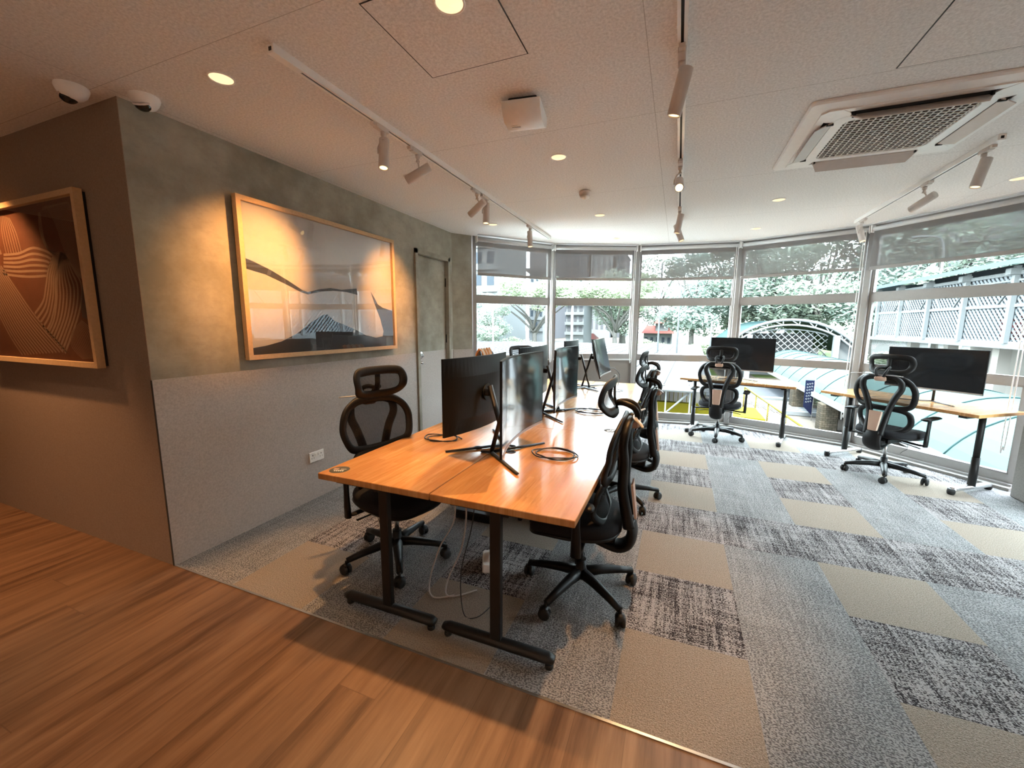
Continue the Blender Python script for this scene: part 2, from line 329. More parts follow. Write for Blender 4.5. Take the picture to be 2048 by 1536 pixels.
# door 1
dr = struct(thing('door_1', None, None, (WX, 0, 0)))
q = MB()
for y in (DY0, DY1-.05): q.box(-.10, .022, y, y+.05, 0, DZ)
q.box(-.10, .022, DY0, DY1, DZ-.05, DZ); q.build('door_frame', M['plaster'], dr)
q = MB(); q.box(-.075, -.035, DY0+.056, DY1-.056, dz, DZ-.056, 0); q.box(-.075, -.032, DY0+.056, DY1-.056, .01, dz, 1); leaf = q.build('door_leaf', [M['plaster'], M['dado']], dr)
q = MB(); q.box(-.12, -.076, DY0+.05, DY1-.05, 0, DZ-.05); q.build('door_rebate', M['dark'], dr)
q = MB(); q.lathe([(.001, 0), (.042, 0), (.045, .004), (.045, .008), (.04, .012), (.001, .012)], 24, M4=T(-.032, DY0+.125, 1.165) @ RY(R(90)))
q.box(-.020, -.012, DY0+.095, DY0+.155, 1.158, 1.172); q.tube([(-.02, DY0+.10, 1.185), (.005, DY0+.115, 1.18), (.005, DY0+.14, 1.155), (-.02, DY0+.15, 1.145)], .006)
q.build('flush_ring_handle', M['silver'], leaf)
q = MB(); q.lathe([(.001, 0), (.026, 0), (.028, .01), (.015, .016), (.012, .03), (.001, .03)], 20, M4=T(-.032, DY0+.13, 1.065) @ RY(R(90))); q.build('lock_cylinder', M['silver'], leaf)
for z in (.4, 1.3, 2.05): MB().tube([(-.028, DY1-.052, z), (-.028, DY1-.052, z+.11)], .008).build('hinge', M['blackm'], leaf)
# double socket
so_ = thing('wall_socket', 'white double power socket with two rocker switches low on the felt wall', 'power socket', (WX+.006, 2.585, .385))
MB().box(0, .011, -.078, .078, -.045, .045, b=.003).build('face_plate', M['white'], so_)
for y in (-.016, .016): MB().box(.011, .019, y-.009, y+.009, .008, .030, b=.002).build('rocker_switch', M['white'], so_)
for y in (-.045, .045): q = MB(); q.box(.0105, .0118, y-.003, y+.003, .010, .022); q.box(.0105, .0118, y-.015, y-.009, -.012, -.007); q.box(.0105, .0118, y+.009, y+.015, -.012, -.007); q.build('pin_holes', M['dark'], so_)
# right hand column and the wall past it
struct(MB().box(2.945, 3.5, 4.55, 5.065, 0, CZ, b=.01).build('wall_column', M['conc']))  # column render darkened to put its backlit shade into the colour
struct(MB().box(RPX, RPX+.4, -3.2, 2.95, 0, CZ).build('wall_right', M['hall']))

# ------------------------------------------------------------------ windows and blinds
def window(i, A, B, solid):
    A = Vector(A); B = Vector(B); L = (B-A).length; a = math.atan2((B-A).y, (B-A).x)
    w_ = struct(thing('window_%d' % (i+1), None, None, (A.x, A.y, 0), a))
    # local: x along, +y to the outside
    f = MB(); j = .055
    f.box(.012, j, -.01, .07, 0, CZ); f.box(L-j, L-.012, -.01, .07, 0, CZ)
    for z0, z1 in ((.05, .13), (1.005, 1.075), (1.87, 1.955), (2.66, CZ)): f.box(j, L-j, -.005, .065, z0, z1)
    # inner beads round each light
    for z0, z1 in ((.13, 1.005), (1.075, 1.87), (1.955, 2.66)):
        if solid and z0 < 1: continue
        b = .016; f.box(j, j+b, .0, .05, z0, z1); f.box(L-j-b, L-j, .0, .05, z0, z1); f.box(j, L-j, .0, .05, z0, z0+b); f.box(j, L-j, .0, .05, z1-b, z1)
    f.box(.006, L-.006, -.05, .08, 0, .05)
    f.build('window_frame', M['frame'], w_)
    for z0, z1 in ((.13, 1.005), (1.075, 1.87), (1.955, 2.66)):
        if solid and z0 < 1:
            MB().box(j, L-j, -.003, .055, z0, z1).build('infill_panel', M['taupe'], w_); continue
        MB().box(j, L-j, .024, .028, z0, z1).build('glass_pane', M['glass'], w_)
    MB().box(-.012, L+.012, -.12, -.05, 0, .028).build('floor_kerb', M['conc'], w_)
    if solid: MB().box(.02, L-.02, -.03, -.005, .99, 1.012).build('window_sill', M['framew'], w_)
    return L, a
BL = ['leftmost roller blind beside the plaster return', 'second roller blind from the left, above the taupe panel', 'middle roller blind behind the centre track spotlights',
      'fourth roller blind, above the desk with the smaller looking screen', 'large roller blind above the right-hand window desk', 'roller blind over the window past the column']
def blind(i, A, B, L, a):
    t = thing('roller_blind', 'grey screen fabric '+BL[i], 'window blind', (A[0], A[1], 0), a, 'roller blinds')
    x0, x1 = (.045, L-.045)
    MB().tube([(x0, -.085, 2.715), (x1, -.085, 2.715)], .026, 12).build('roller_tube', M['framew'], t)
    for xb in (x0-.01, x1): MB().box(xb, xb+.01, -.12, -.05, 2.675, 2.76).build('bracket', M['white'], t)
    MB().box(x0+.01, x1-.01, -.0865, -.0855, 2.27, 2.71).build('blind_fabric', M['blind'], t)
    MB().box(x0+.01, x1-.01, -.094, -.078, 2.232, 2.272, b=.003).build('bottom_bar', M['frame'], t)
    zb = .42 if i > 2 else .98; CX = L-.075
    q = MB(); q.tube(spline([(CX+.012, -.122, 2.70), (CX+.012, -.122, 1.9), (CX+.012, -.122, zb+.1), (CX, -.122, zb), (CX-.014, -.122, zb+.06), (CX-.012, -.122, 1.9), (CX-.010, -.122, 2.70)], 5), .0045, 6)
    q.build('bead_chain', M['chain'], t)
segs = []
for i in range(5):
    L, a = window(i, NODE[i], NODE[i+1], i < 2); segs.append((L, a)); blind(i, NODE[i], NODE[i+1], L, a)
for i in range(1, 5):
    struct(MB().box(-.035, .035, -.05, .09, 0, CZ, b=.006).build('trim_%d' % (i+4), M['frame'], loc=(*NODE[i], 0), rotz=(segs[i-1][1]+segs[i][1])/2))
L, a = window(5, (RPX, 4.55), (RPX, 2.95), False); blind(5, (RPX, 4.55), (RPX, 2.95), L, a)

# pale cove strip standing in for the highlight on the roller tubes
for i in range(5):
    A = Vector(NODE[i]); L, a = segs[i]
    struct(MB().box(.04, L-.04, -.150, -.125, CZ-.012, CZ+.001).build('trim_%d' % (i+12), M['framew'], loc=(A.x, A.y, 0), rotz=a))

# ------------------------------------------------------------------ lamps: recessed downlights
def spot(parent_col, loc, d, energy, size, blend=.5, col=(1, .62, .30), r=.03):
    l = bpy.data.lights.new('spot_lamp_light', 'SPOT'); l.energy = energy; l.spot_size = R(size); l.spot_blend = blend; l.color = col; l.shadow_soft_size = r
    o = bpy.data.objects.new('spot_lamp_light', l); COL.objects.link(o); o.location = loc
    o.rotation_euler = Vector(d).normalized().to_track_quat('-Z', 'Y').to_euler(); return o
dls = [(-2.215, 1.54, 1, 'lit, nearest the dome cameras'), (-.89, 1.54, 1, 'lit, inside the ceiling hatch panel at the top edge'), (-.89, 3.10, .6, 'beyond the white boxed access point'),
       (-.89, 4.82, .6, 'just past the smoke detector'), (-.89, 6.16, .6, 'near the second window from the left'), (.84, 4.87, .6, 'below the cassette air conditioner, right of the centre track'),
       (.84, 6.16, .6, 'near the fourth window'), (2.55, 4.90, .6, 'at the right edge of the ceiling'), (-2.20, 4.79, .6, 'near the small wall door'), (-2.16, 3.05, .9, 'behind the tilted spotlight of the left track')]
proto = None
for k, (x, y, e, lab) in enumerate(dls):
    if proto is None:
        proto = thing('recessed_downlight', '', 'ceiling light', (x, y, CZ), 0, 'recessed downlights')
        MB().lathe([(.054, -.0005), (.062, -.0005), (.062, -.004), (.056, -.007), (.052, -.002)], 32, cap=False).build('trim_ring', M['white'], proto)
        MB().lathe([(.001, -.0005), (.054, -.0005), (.052, -.004), (.001, -.010)], 32, cap=False).build('diffuser', M['glow'], proto); o = proto
    else: o = copy_tree(proto); o.location = (x, y, CZ)
    o['label'] = 'round warm recessed downlight '+lab
    spot(None, (x, y, CZ-.02), (0, 0, -1), 3.5*e, 120, .8, (1, .66, .36), .05)

# ------------------------------------------------------------------ track lights
def track(x, y0, y1, lab):
    t = thing('ceiling_track', lab, 'light track', (x, y0, CZ), 0)
    q = MB(); w_ = .020; q.box(-w_, w_, 0, y1-y0, -.005, 0); q.box(-w_, -w_+.005, 0, y1-y0, -.036, -.005); q.box(w_-.005, w_, 0, y1-y0, -.036, -.005)
    q.box(-w_+.005, -.006, 0, y1-y0, -.036, -.033); q.box(.006, w_-.005, 0, y1-y0, -.036, -.033); q.build('track_rail', M['white'], t)
    MB().box(-.014, .014, .12, y1-y0-.02, -.026, -.0052).build('conductor_slot', M['dark'], t)
    MB().box(-.0205, .0205, -.001, .16, -.037, -.0, b=.002).build('end_feed', M['white'], t); MB().box(-.021, .021, y1-y0-.025, y1-y0+.002, -.037, 0).build('end_cap', M['white'], t)
    MB().box(-.008, .008, -.003, -.0005, -.028, -.012).build('knock_out', M['dark'], t)
    return t
track(-1.75, 1.45, 5.72, 'white ceiling light track nearest the plaster wall, carrying five spotlights')
track(-.055, .9, 5.38, 'white ceiling light track running down the middle of the ceiling')
track(1.85, 3.77, 6.10, 'short white ceiling light track between the air conditioner and the windows')
def spotlight(x, y, dr_, lab, watt, size=36, drop=.135, g='glow2', off=(0, 0)):
    t = thing('track_spotlight', 'white cylindrical track spotlight '+lab, 'spotlight', (x, y, CZ), 0, 'track spotlights')
    q = MB(); q.box(-.017, .017, -.075, .035, -.062, -.0365, b=.003); q.box(-.013, .013, -.10, -.02, -.058, -.04); q.build('track_adapter', M['lampw'], t)
    MB().lathe([(.016, -.062), (.016, -.082), (.010, -.086), (.010, -.10), (.014, -.104), (.014, -.112)], 14).build('swivel_joint', M['lampw'], t)
    d_ = Vector(dr_).normalized(); c = Vector((off[0], off[1], -drop-.05)); r = .031; Lh = .19
    side = Vector((d_.y, -d_.x, 0)); side = side.normalized() if side.length > .05 else Vector((1, 0, 0))
    up = c+side*(r+.005)
    MB().tube([(0, 0, -.108), tuple(Vector((0, 0, -.12))+side*.02), tuple(up+Vector((0, 0, .03))), tuple(up)], .0055, 6).build('bracket_arm', M['lampw'], t)
    m4 = Matrix.Translation(c) @ look(d_)
    h = MB().lathe([(.001, Lh/2), (r-.003, Lh/2), (r, Lh/2-.003), (r, -Lh/2+.002), (r-.002, -Lh/2), (r-.006, -Lh/2), (r-.007, -Lh/2+.012)], 24, M4=m4, cap=False).build('lamp_head', M['lampw'], t)
    MB().lathe([(.001, -Lh/2+.010), (r-.0065, -Lh/2+.006)], 20, M4=m4, cap=False).build('lens', M[g], h)
    tip = Vector((x, y, CZ))+c+d_*(Lh/2+.004)
    if watt: spot(None, tip, d_, watt*(.5 if dr_[0] < -1 else .34), size, 1.0 if dr_[0] < -1 else .45, (1, .43, .12) if dr_[0] < -1 else (1, .52, .2), .02)
A_, B_, C_ = -1.75, -.055, 1.85
spotlight(A_, 2.20, (.10, -.22, -.97), 'pointing straight down, first on the left track', 92, 62)
spotlight(A_, 2.56, (-1.17, -.42, -.66), 'tilted at the left part of the framed landscape', 85, 50)
spotlight(A_, 3.47, (-1.17, .18, -.72), 'tilted at the right part of the framed landscape', 66, 48)
spotlight(A_, 3.66, (.05, -.15, -.98), 'hanging straight down close behind a tilted one on the left track', 22, 50)
spotlight(A_, 4.90, (.10, -.10, -.99), 'last on the left track, near the first window', 20, 50)
spotlight(B_, 2.14, (-.22, .10, -.97), 'with a dark grey body, nearest on the centre track', 88, 70)
spotlight(B_, 3.44, (.02, -.82, -.50), 'glaring straight at the viewer on the centre track', 40, 50, g='glow3')
spotlight(B_, 4.72, (-.16, .0, -.98), 'upright of the far pair on the centre track', 16, 50)
spotlight(B_, 5.05, (.30, -.10, -.80), 'slanting lower one of the far pair on the centre track', 16, 50, off=(.0, -.05), drop=.17)
spotlight(C_, 3.93, (-.22, -.05, -.97), 'leaning down beside the air conditioner on the short track', 8, 50)
spotlight(C_, 4.65, (-.48, .77, -.42), 'tipped almost level in the middle of the short track', 8, 50)
spotlight(C_, 5.92, (.20, -.25, -.95), 'nearest the windows on the short track', 10, 50)
# the entrance hall: its own lamps behind and to the left of the viewpoint
for x, y, e in ((-4.6, .95, 16), (-3.9, .75, 14), (-3.2, -.6, 26), (-1.4, -.6, 24), (.4, -.6, 19), (2.0, -.6, 14), (-4.8, -1.2, 26), (-.5, -2.2, 24)):
    o = copy_tree(proto); o.location = (x, y, CZ); o['label'] = 'added round downlight behind the viewpoint, filling the ceiling by bounce'; o['group'] = 'entrance hall downlights'
    spot(None, (x, y, CZ-.02), (0, 0, -1), e*.34, 110 if y < .7 else 70, .6, (1, .60, .34), .05)

for x in (-1.0, .6, 2.2):  # added unseen lamps, bounced off the rear wall to lift the ceiling
    o = copy_tree(proto); o.location = (x, -2.55, CZ); o['label'] = 'added round downlight behind the viewpoint, filling the ceiling by bounce'; o['group'] = 'entrance hall downlights'
    spot(None, (x, -2.55, CZ-.02), (0, -.15, -1), 40, 130, .8, (1, .80, .63), .05)

# ------------------------------------------------------------------ other things on the ceiling
def hatch(x0, x1, y0, y1, lab):
    t = thing('ceiling_hatch', lab, 'access panel', ((x0+x1)/2, (y0+y1)/2, CZ)); a, b = (x1-x0)/2, (y1-y0)/2; g = .006
    MB().box(-a+g, a-g, -b+g, b-g, -.0022, -.0002).build('panel', M['ceilp'], t)
    MB().box(-a, a, -b, b, -.0008, -.0001).build('shadow_gap', M['dark'], t)
hatch(-1.22, -.707, 1.415, 1.932, 'square flush ceiling access panel with thin dark outline around a downlight')
hatch(.893, 1.41, 2.165, 2.680, 'square flush ceiling access panel beside the air conditioner')
t = thing('smoke_detector', 'small white smoke detector dome on the ceiling', 'smoke detector', (-.875, 3.95, CZ))
MB().lathe([(.052, 0), (.055, -.006), (.053, -.030), (.050, -.032), (.048, -.046)], 28).build('base_body', M['lampw'], t)
MB().lathe([(.044, -.046), (.040, -.058), (.018, -.072), (.001, -.074)], 28, cap=False).build('sensor_cap', M['white'], t)
t = thing('access_point', 'white wedge shaped wireless access point box mounted on the ceiling', 'access point', (-.87, 2.33, CZ), R(8))
q = MB(); prof = [(-.125, -.045), (-.118, -.030), (.118, -.030), (.125, -.045), (.10, -.092), (.03, -.115), (-.06, -.112), (-.105, -.08)]
q.v = [(-.105, y, z) for y, z in prof]+[(.105, y, z) for y, z in prof]; n = 8; q.f = [tuple(range(n)), tuple(range(2*n-1, n-1, -1))]+[(i, n+i, n+(i+1) % n, (i+1) % n) for i in range(n)]; q.mi = [0]*len(q.f); q.sm = [False]*2+[True]*n
q.build('housing', M['white'], t); MB().box(-.08, .08, -.08, .08, -.03, 0, b=.004).build('mounting_plate', M['dark'], t)
q = MB()
for k, (a, b) in enumerate(((-.05, .02), (-.05, .0), (-.05, .035), (-.05, -.015))): q.box(-.07+k*.012, -.066+k*.012, -.085, -.085+.05+b*.5, -.098, -.0965)
q = MB(); [q.box(-.075, -.075+w_, y, y+.006, -.1155+z, -.1135+z) for w_, y, z in ((.05, .00, .0), (.035, -.018, .002), (.045, -.036, .004))]; q.build('printed_marks', M['greycap'], t)
def dome(x, y, a, lab):
    t = thing('dome_camera', lab, 'security camera', (x, y, CZ), a, 'dome cameras')
    MB().lathe([(.068, 0), (.070, -.010), (.066, -.022), (.058, -.040), (.044, -.056), (.02, -.066), (.001, -.068)], 32, cap=False).build('housing', M['white'], t)
    m4 = T(.022, 0, -.040) @ RY(R(35))
    e = MB().lathe([(.001, -.043), (.014, -.0415), (.028, -.033), (.038, -.019), (.041, .0)], 28, M4=m4, cap=False).build('lens_dome', M['screen'], t)
    MB().lathe([(.041, .004), (.0445, .002), (.0445, -.003), (.041, -.006)], 28, M4=m4, cap=False).build('lens_ring', M['lampw'], t)
dome(-3.03, 1.30, R(-150), 'white dome security camera left of the wall corner, half turned away')
dome(-2.79, 1.50, R(-62), 'white dome security camera right of the wall corner with dark lens showing')

# ------------------------------------------------------------------ cassette air conditioner
ac = thing('cassette_air_conditioner', 'large white four-way ceiling cassette air conditioner with square grille and open flaps', 'air conditioner', (1.135, 3.405, CZ-.001), 0)
a = .525
q = MB(); n = 40
def rsq(h, rr, z, k=6):
    out = []
    for cx, cy, a0 in ((h-rr, h-rr, 0), (-h+rr, h-rr, 90), (-h+rr, -h+rr, 180), (h-rr, -h+rr, 270)):
        out += [(cx+rr*math.cos(R(a0+90*i/k)), cy+rr*math.sin(R(a0+90*i/k)), z) for i in range(k+1)]
    return out
def rings(q, rs, mi=0, smooth=False, closeend=False):
    n = len(rs[0]); vs = [p for r_ in rs for p in r_]; fs = []
    for j in range(len(rs)-1): fs += [(j*n+i, (j+1)*n+i, (j+1)*n+(i+1) % n, j*n+(i+1) % n) for i in range(n)]
    if closeend: fs.append(tuple((len(rs)-1)*n+i for i in range(n)))
    q.add(vs, fs, mi, smooth)
rings(q, [rsq(a, .03, 0), rsq(a, .03, -.012), rsq(a-.008, .03, -.020), rsq(.455, .05, -.030), rsq(.44, .10, -.036)])
q.build('outer_panel', M['white'], ac)
q = MB()
for z in (0,):
    rings(q, [rsq(.36, .06, -.034), rsq(.358, .06, -.039), rsq(.302, .05, -.041), rsq(.298, .05, -.034)])
q.build('grille_surround', M['white'], ac)
for i in range(4):
    m4 = RZ(R(90*i)); MB().prism([(.275, .30), (.30, .275), (.356, .29), (.405, .31), (.452, .36), (.452, .42), (.42, .452), (.36, .452), (.31, .405), (.29, .356)], -.0385, -.030, M4=m4).build('corner_cover', M['white'], ac)
    MB().box(-.36, .36, -.452, -.412, -.037, -.030, M4=m4).build('duct_lip', M['white'], ac)
q = MB(); q.prism([(p[0], p[1]) for p in rsq(.45, .05, 0)], -.030, -.004); q.build('air_duct', M['dark'], ac)
g = MB(); nb = 18
for i in range(nb):
    c = -.285+.57*i/(nb-1); g.box(c-.0024, c+.0024, -.298, .298, -.0395, -.034); 
    g.box(-.298, .298, c-.002, c+.002, -.0395, -.034)
g.build('intake_grille', M['white'], ac)
q = MB(); [q.box(-.298, .298, -.29+i*.0305, -.29+i*.0305+.022, -.0335, -.031) for i in range(19)]; q.build('filter_slats', plain('warm_grey_slat', (.028, .022, .018), .9, 0, .05), ac)
for i in range(4):
    m4 = RZ(R(90*i)); q = MB(); tilt = R(40 if i in (0, 2) else 14)
    mm = m4 @ T(0, -.365, -.036) @ RX(tilt)
    q.add([(-.30, 0, 0), (-.26, -.078, 0), (.26, -.078, 0), (.30, 0, 0), (-.30, 0, -.006), (-.26, -.078, -.006), (.26, -.078, -.006), (.30, 0, -.006)], [(0, 1, 2, 3), (7, 6, 5, 4), (0, 4, 5, 1), (1, 5, 6, 2), (2, 6, 7, 3), (3, 7, 4, 0)], 0, False, mm)
    q.build('louvre_flap', M['lampw'], ac)
    for hx in (-.29, .28): MB().box(hx, hx+.01, -.39, -.355, -.05, -.03, M4=m4).build('flap_hinge', M['blackm'], ac)

# ------------------------------------------------------------------ framed art
def poly_part(name, pts, mat, parent, h=.0012, base=0.0):
    MB().prism(pts, base, base+h).build(name, mat, parent)
def frame_parts(t, W_, H_, fw=.034, dp=.042):
    q = MB(); q.box(-W_/2, W_/2, -H_/2, -H_/2+fw, 0, dp); q.box(-W_/2, W_/2, H_/2-fw, H_/2, 0, dp); q.box(-W_/2, -W_/2+fw, -H_/2+fw, H_/2-fw, 0, dp); q.box(W_/2-fw, W_/2, -H_/2+fw, H_/2-fw, 0, dp)
    q.build('picture_frame', M['oak'], t)
    MB().box(-W_/2+.012, W_/2-.012, -H_/2+.012, H_/2-.012, -.022, 0).build('backing_board', M['dark'], t)
    MB().box(-W_/2+fw, W_/2-fw, -H_/2+fw, H_/2-fw, .030, .032).build('glass', M['artglass'], t)
# local x to the right as seen, y up, z out of the wall
Wp, Hp = 1.69, 1.148
t = thing('framed_artwork', 'large oak framed abstract landscape print in cream and charcoal on the plaster wall', 'picture')
t.matrix_world = T(WX+.022, 2.858, 1.857) @ Matrix(((0, 0, 1, 0), (1, 0, 0, 0), (0, 1, 0, 0), (0, 0, 0, 1)))
frame_parts(t, Wp, Hp)
pi_ = MB().box(-Wp/2+.03, Wp/2-.03, -Hp/2+.03, Hp/2-.03, .0, .014).build('print_sheet', M['paper'], t)
def uv(u, v): return ((u-.5)*(Wp-.068), (.5-v)*(Hp-.068))
# the shapes, as fractions across and down the sheet
dark1 = [(0, .355), (.05, .375), (.13, .415), (.22, .475), (.30, .535), (.33, .545), (.40, .515), (.48, .495), (.56, .50), (.68, .475), (.685, .53), (.60, .515), (.50, .515), (.42, .53), (.33, .562), (.29, .55), (.2, .50), (.10, .45), (0, .425)]
dark2 = [(0, .955), (.08, .94), (.16, .915), (.25, .86), (.34, .775), (.42, .715), (.45, .71), (.50, .765), (.58, .80), (.66, .84), (.74, .89), (.83, .915), (.90, .905), (.905, .86), (.88, .74), (.835, .61), (.80, .49), (.815, .50), (.86, .60), (.90, .63), (1, .655), (1, 1), (0, 1)]
hill = MB(); hill.prism([uv(*p) for p in dark1], .0141, .0150); hill.build('charcoal_ridge', M['ink'], pi_)
def strip_poly(q, top, bot, z0, z1):
    for (a0, b0), (a1, b1) in zip(zip(top, bot), zip(top[1:], bot[1:])): q.prism([uv(*a0), uv(*b0), uv(*b1), uv(*a1)], z0, z1)
top = [(0, .955), (.08, .94), (.16, .915), (.25, .86), (.34, .775), (.42, .715), (.45, .71), (.50, .765), (.58, .80), (.66, .84), (.74, .89), (.83, .915), (.895, .905), (.905, .86), (.906, .63), (1, .655)]
q = MB(); strip_poly(q, top, [(u, 1.0) for u, v in top], .0141, .0150); q.prism([uv(*p) for p in [(.80, .49), (.835, .61), (.88, .74), (.906, .86), (.906, .63), (.86, .60), (.835, .55)]], .0141, .0150)
q.build('charcoal_foreground', M['ink'], pi_)
# left picture, on the hall wall
Wp2, Hp2 = 1.52, 1.075
t2 = thing('framed_artwork', 'oak framed rust and sand striped abstract painting on the dim hall wall', 'picture')
t2.matrix_world = T(-3.35-Wp2/2, FY-.022, 1.80) @ Matrix(((1, 0, 0, 0), (0, 0, -1, 0), (0, 1, 0, 0), (0, 0, 0, 1)))
frame_parts(t2, Wp2, Hp2)
pi2 = MB().box(-Wp2/2+.03, Wp2/2-.03, -Hp2/2+.03, Hp2/2-.03, 0, .012).build('painted_sheet', M['rust'], t2)
w2, h2 = Wp2-.068, Hp2-.068
def uv2(u, v): return ((u-.5)*w2, (.5-v)*h2)
def band(curveA, curveB, n, wd, mat, name):
    q = MB()
    for k in range(n):
        f = k/(n-1); pts = []
        for a0, b0 in zip(spline([(u, v, 0) for u, v in curveA], 6), spline([(u, v, 0) for u, v in curveB], 6)):
            p = a0.lerp(b0, f); pts.append(p)
        for p, p2 in zip(pts, pts[1:]):
            a0 = Vector((*uv2(p.x, p.y), 0)); b0 = Vector((*uv2(p2.x, p2.y), 0)); dd = (b0-a0).normalized(); nn = Vector((-dd.y, dd.x, 0))*wd/2
            z = .0122; cs = [a0-nn-dd*.001, b0-nn+dd*.001, b0+nn+dd*.001, a0+nn-dd*.001]; q.add([(c.x, c.y, z) for c in cs], [(0, 1, 2, 3)])
    q.build(name, mat, pi2)
band([(.279, .286), (.43, .289), (.567, .266), (.674, .292), (.744, .328)], [(.246, .414), (.381, .435), (.512, .447), (.639, .449), (.652, .446)], 6, .016, M['sand'], 'stripe_band')
band([(.759, .316), (.686, .405), (.637, .515), (.59, .611), (.494, .692)], [(.812, .312), (.731, .476), (.703, .605), (.638, .737), (.572, .811)], 5, .018, M['sand'], 'stripe_band')
band([(.812, .312), (.745, .476), (.715, .605), (.66, .737), (.59, .82)], [(.843, .332), (.90, .434), (.938, .528), (.884, .695), (.716, .953)], 8, .018, M['sand'], 'stripe_band')
band([(.231, .357), (.357, .532), (.501, .719), (.729, .943)], [(.02, .42), (.08, .60), (.194, .837), (.30, .985)], 15, .013, M['sand'], 'stripe_band')
band([(.319, .027), (.30, .151), (.309, .28)], [(.395, .055), (.437, .156), (.459, .283)], 7, .009, M['sand'], 'stripe_band')
band([(.20, .027), (.22, .151), (.26, .28)], [(.02, .055), (.06, .156), (.20, .283)], 9, .009, M['sand'], 'stripe_band')
band([(.672, .057), (.66, .164), (.691, .269), (.763, .325)], [(.684, .058), (.683, .20), (.711, .287), (.763, .325)], 3, .010, M['sand'], 'stripe_band')
band([(.70, .05), (.743, .033), (.801, .147), (.846, .315), (.919, .452), (.985, .514)], [(.88, .03), (.935, .044), (.97, .191), (.99, .331), (.99, .476), (.99, .533)], 22, .0035, M['sand'], 'hatched_patch')
band([(.952, .512), (.917, .61), (.913, .72)], [(.99, .491), (.99, .613), (.99, .745)], 12, .006, M['slate'], 'dark_plume')
band([(.804, .808), (.785, .905), (.861, .985)], [(.898, .737), (.985, .821), (.99, .973)], 16, .0035, M['sand'], 'hatched_patch')
spot(None, (-4.35, 1.0, CZ-.05), (.02, .16, -1), 34, 80, .6, (1, .50, .20), .03)
# ------------------------------------------------------------------ task chair
def surf(k, y0f): return lambda x, z: y0f(z)+k*x*x
def lerp_tab(tab):
    def f(z):
        if z <= tab[0][0]: return tab[0][1]
        for (a, fa), (b, fb) in zip(tab, tab[1:]):
            if z <= b: t = (z-a)/(b-a); t = t*t*(3-2*t); return fa+(fb-fa)*t
        return tab[-1][1]
    return f
yb = lerp_tab([(.48, -.150), (.58, -.115), (.68, -.135), (.76, -.165), (.90, -.200), (1.06, -.215)])
hy = lerp_tab([(1.08, -.165), (1.16, -.130), (1.27, -.150)])
def loop3(pts, sf, n=6): return [Vector((p.x, sf(p.x, p.z), p.z)) for p in spline([(x, 0, z) for x, z in pts], n, True)]
def patch(q, loop, sf, rings_=6):
    cx = sum(p.x for p in loop)/len(loop); cz = sum(p.z for p in loop)/len(loop); n = len(loop); vs = []; fs = []
    for r_ in range(rings_):
        f = 1-r_/rings_
        for p in loop:
            x = cx+(p.x-cx)*f; z = cz+(p.z-cz)*f; vs.append((x, sf(x, z), z))
    vs.append((cx, sf(cx, cz), cz))
    for r_ in range(rings_-1): fs += [(r_*n+i, r_*n+(i+1) % n, (r_+1)*n+(i+1) % n, (r_+1)*n+i) for i in range(n)]
    k = (rings_-1)*n; fs += [(k+i, k+(i+1) % n, len(vs)-1) for i in range(n)]
    q.add(vs, fs, 0, True)
def nrm_of(loop, sf, e=.01): return [Vector((-(sf(p.x+e, p.z)-sf(p.x-e, p.z))/(2*e), 1, -(sf(p.x, p.z+e)-sf(p.x, p.z-e))/(2*e))).normalized() for p in loop]
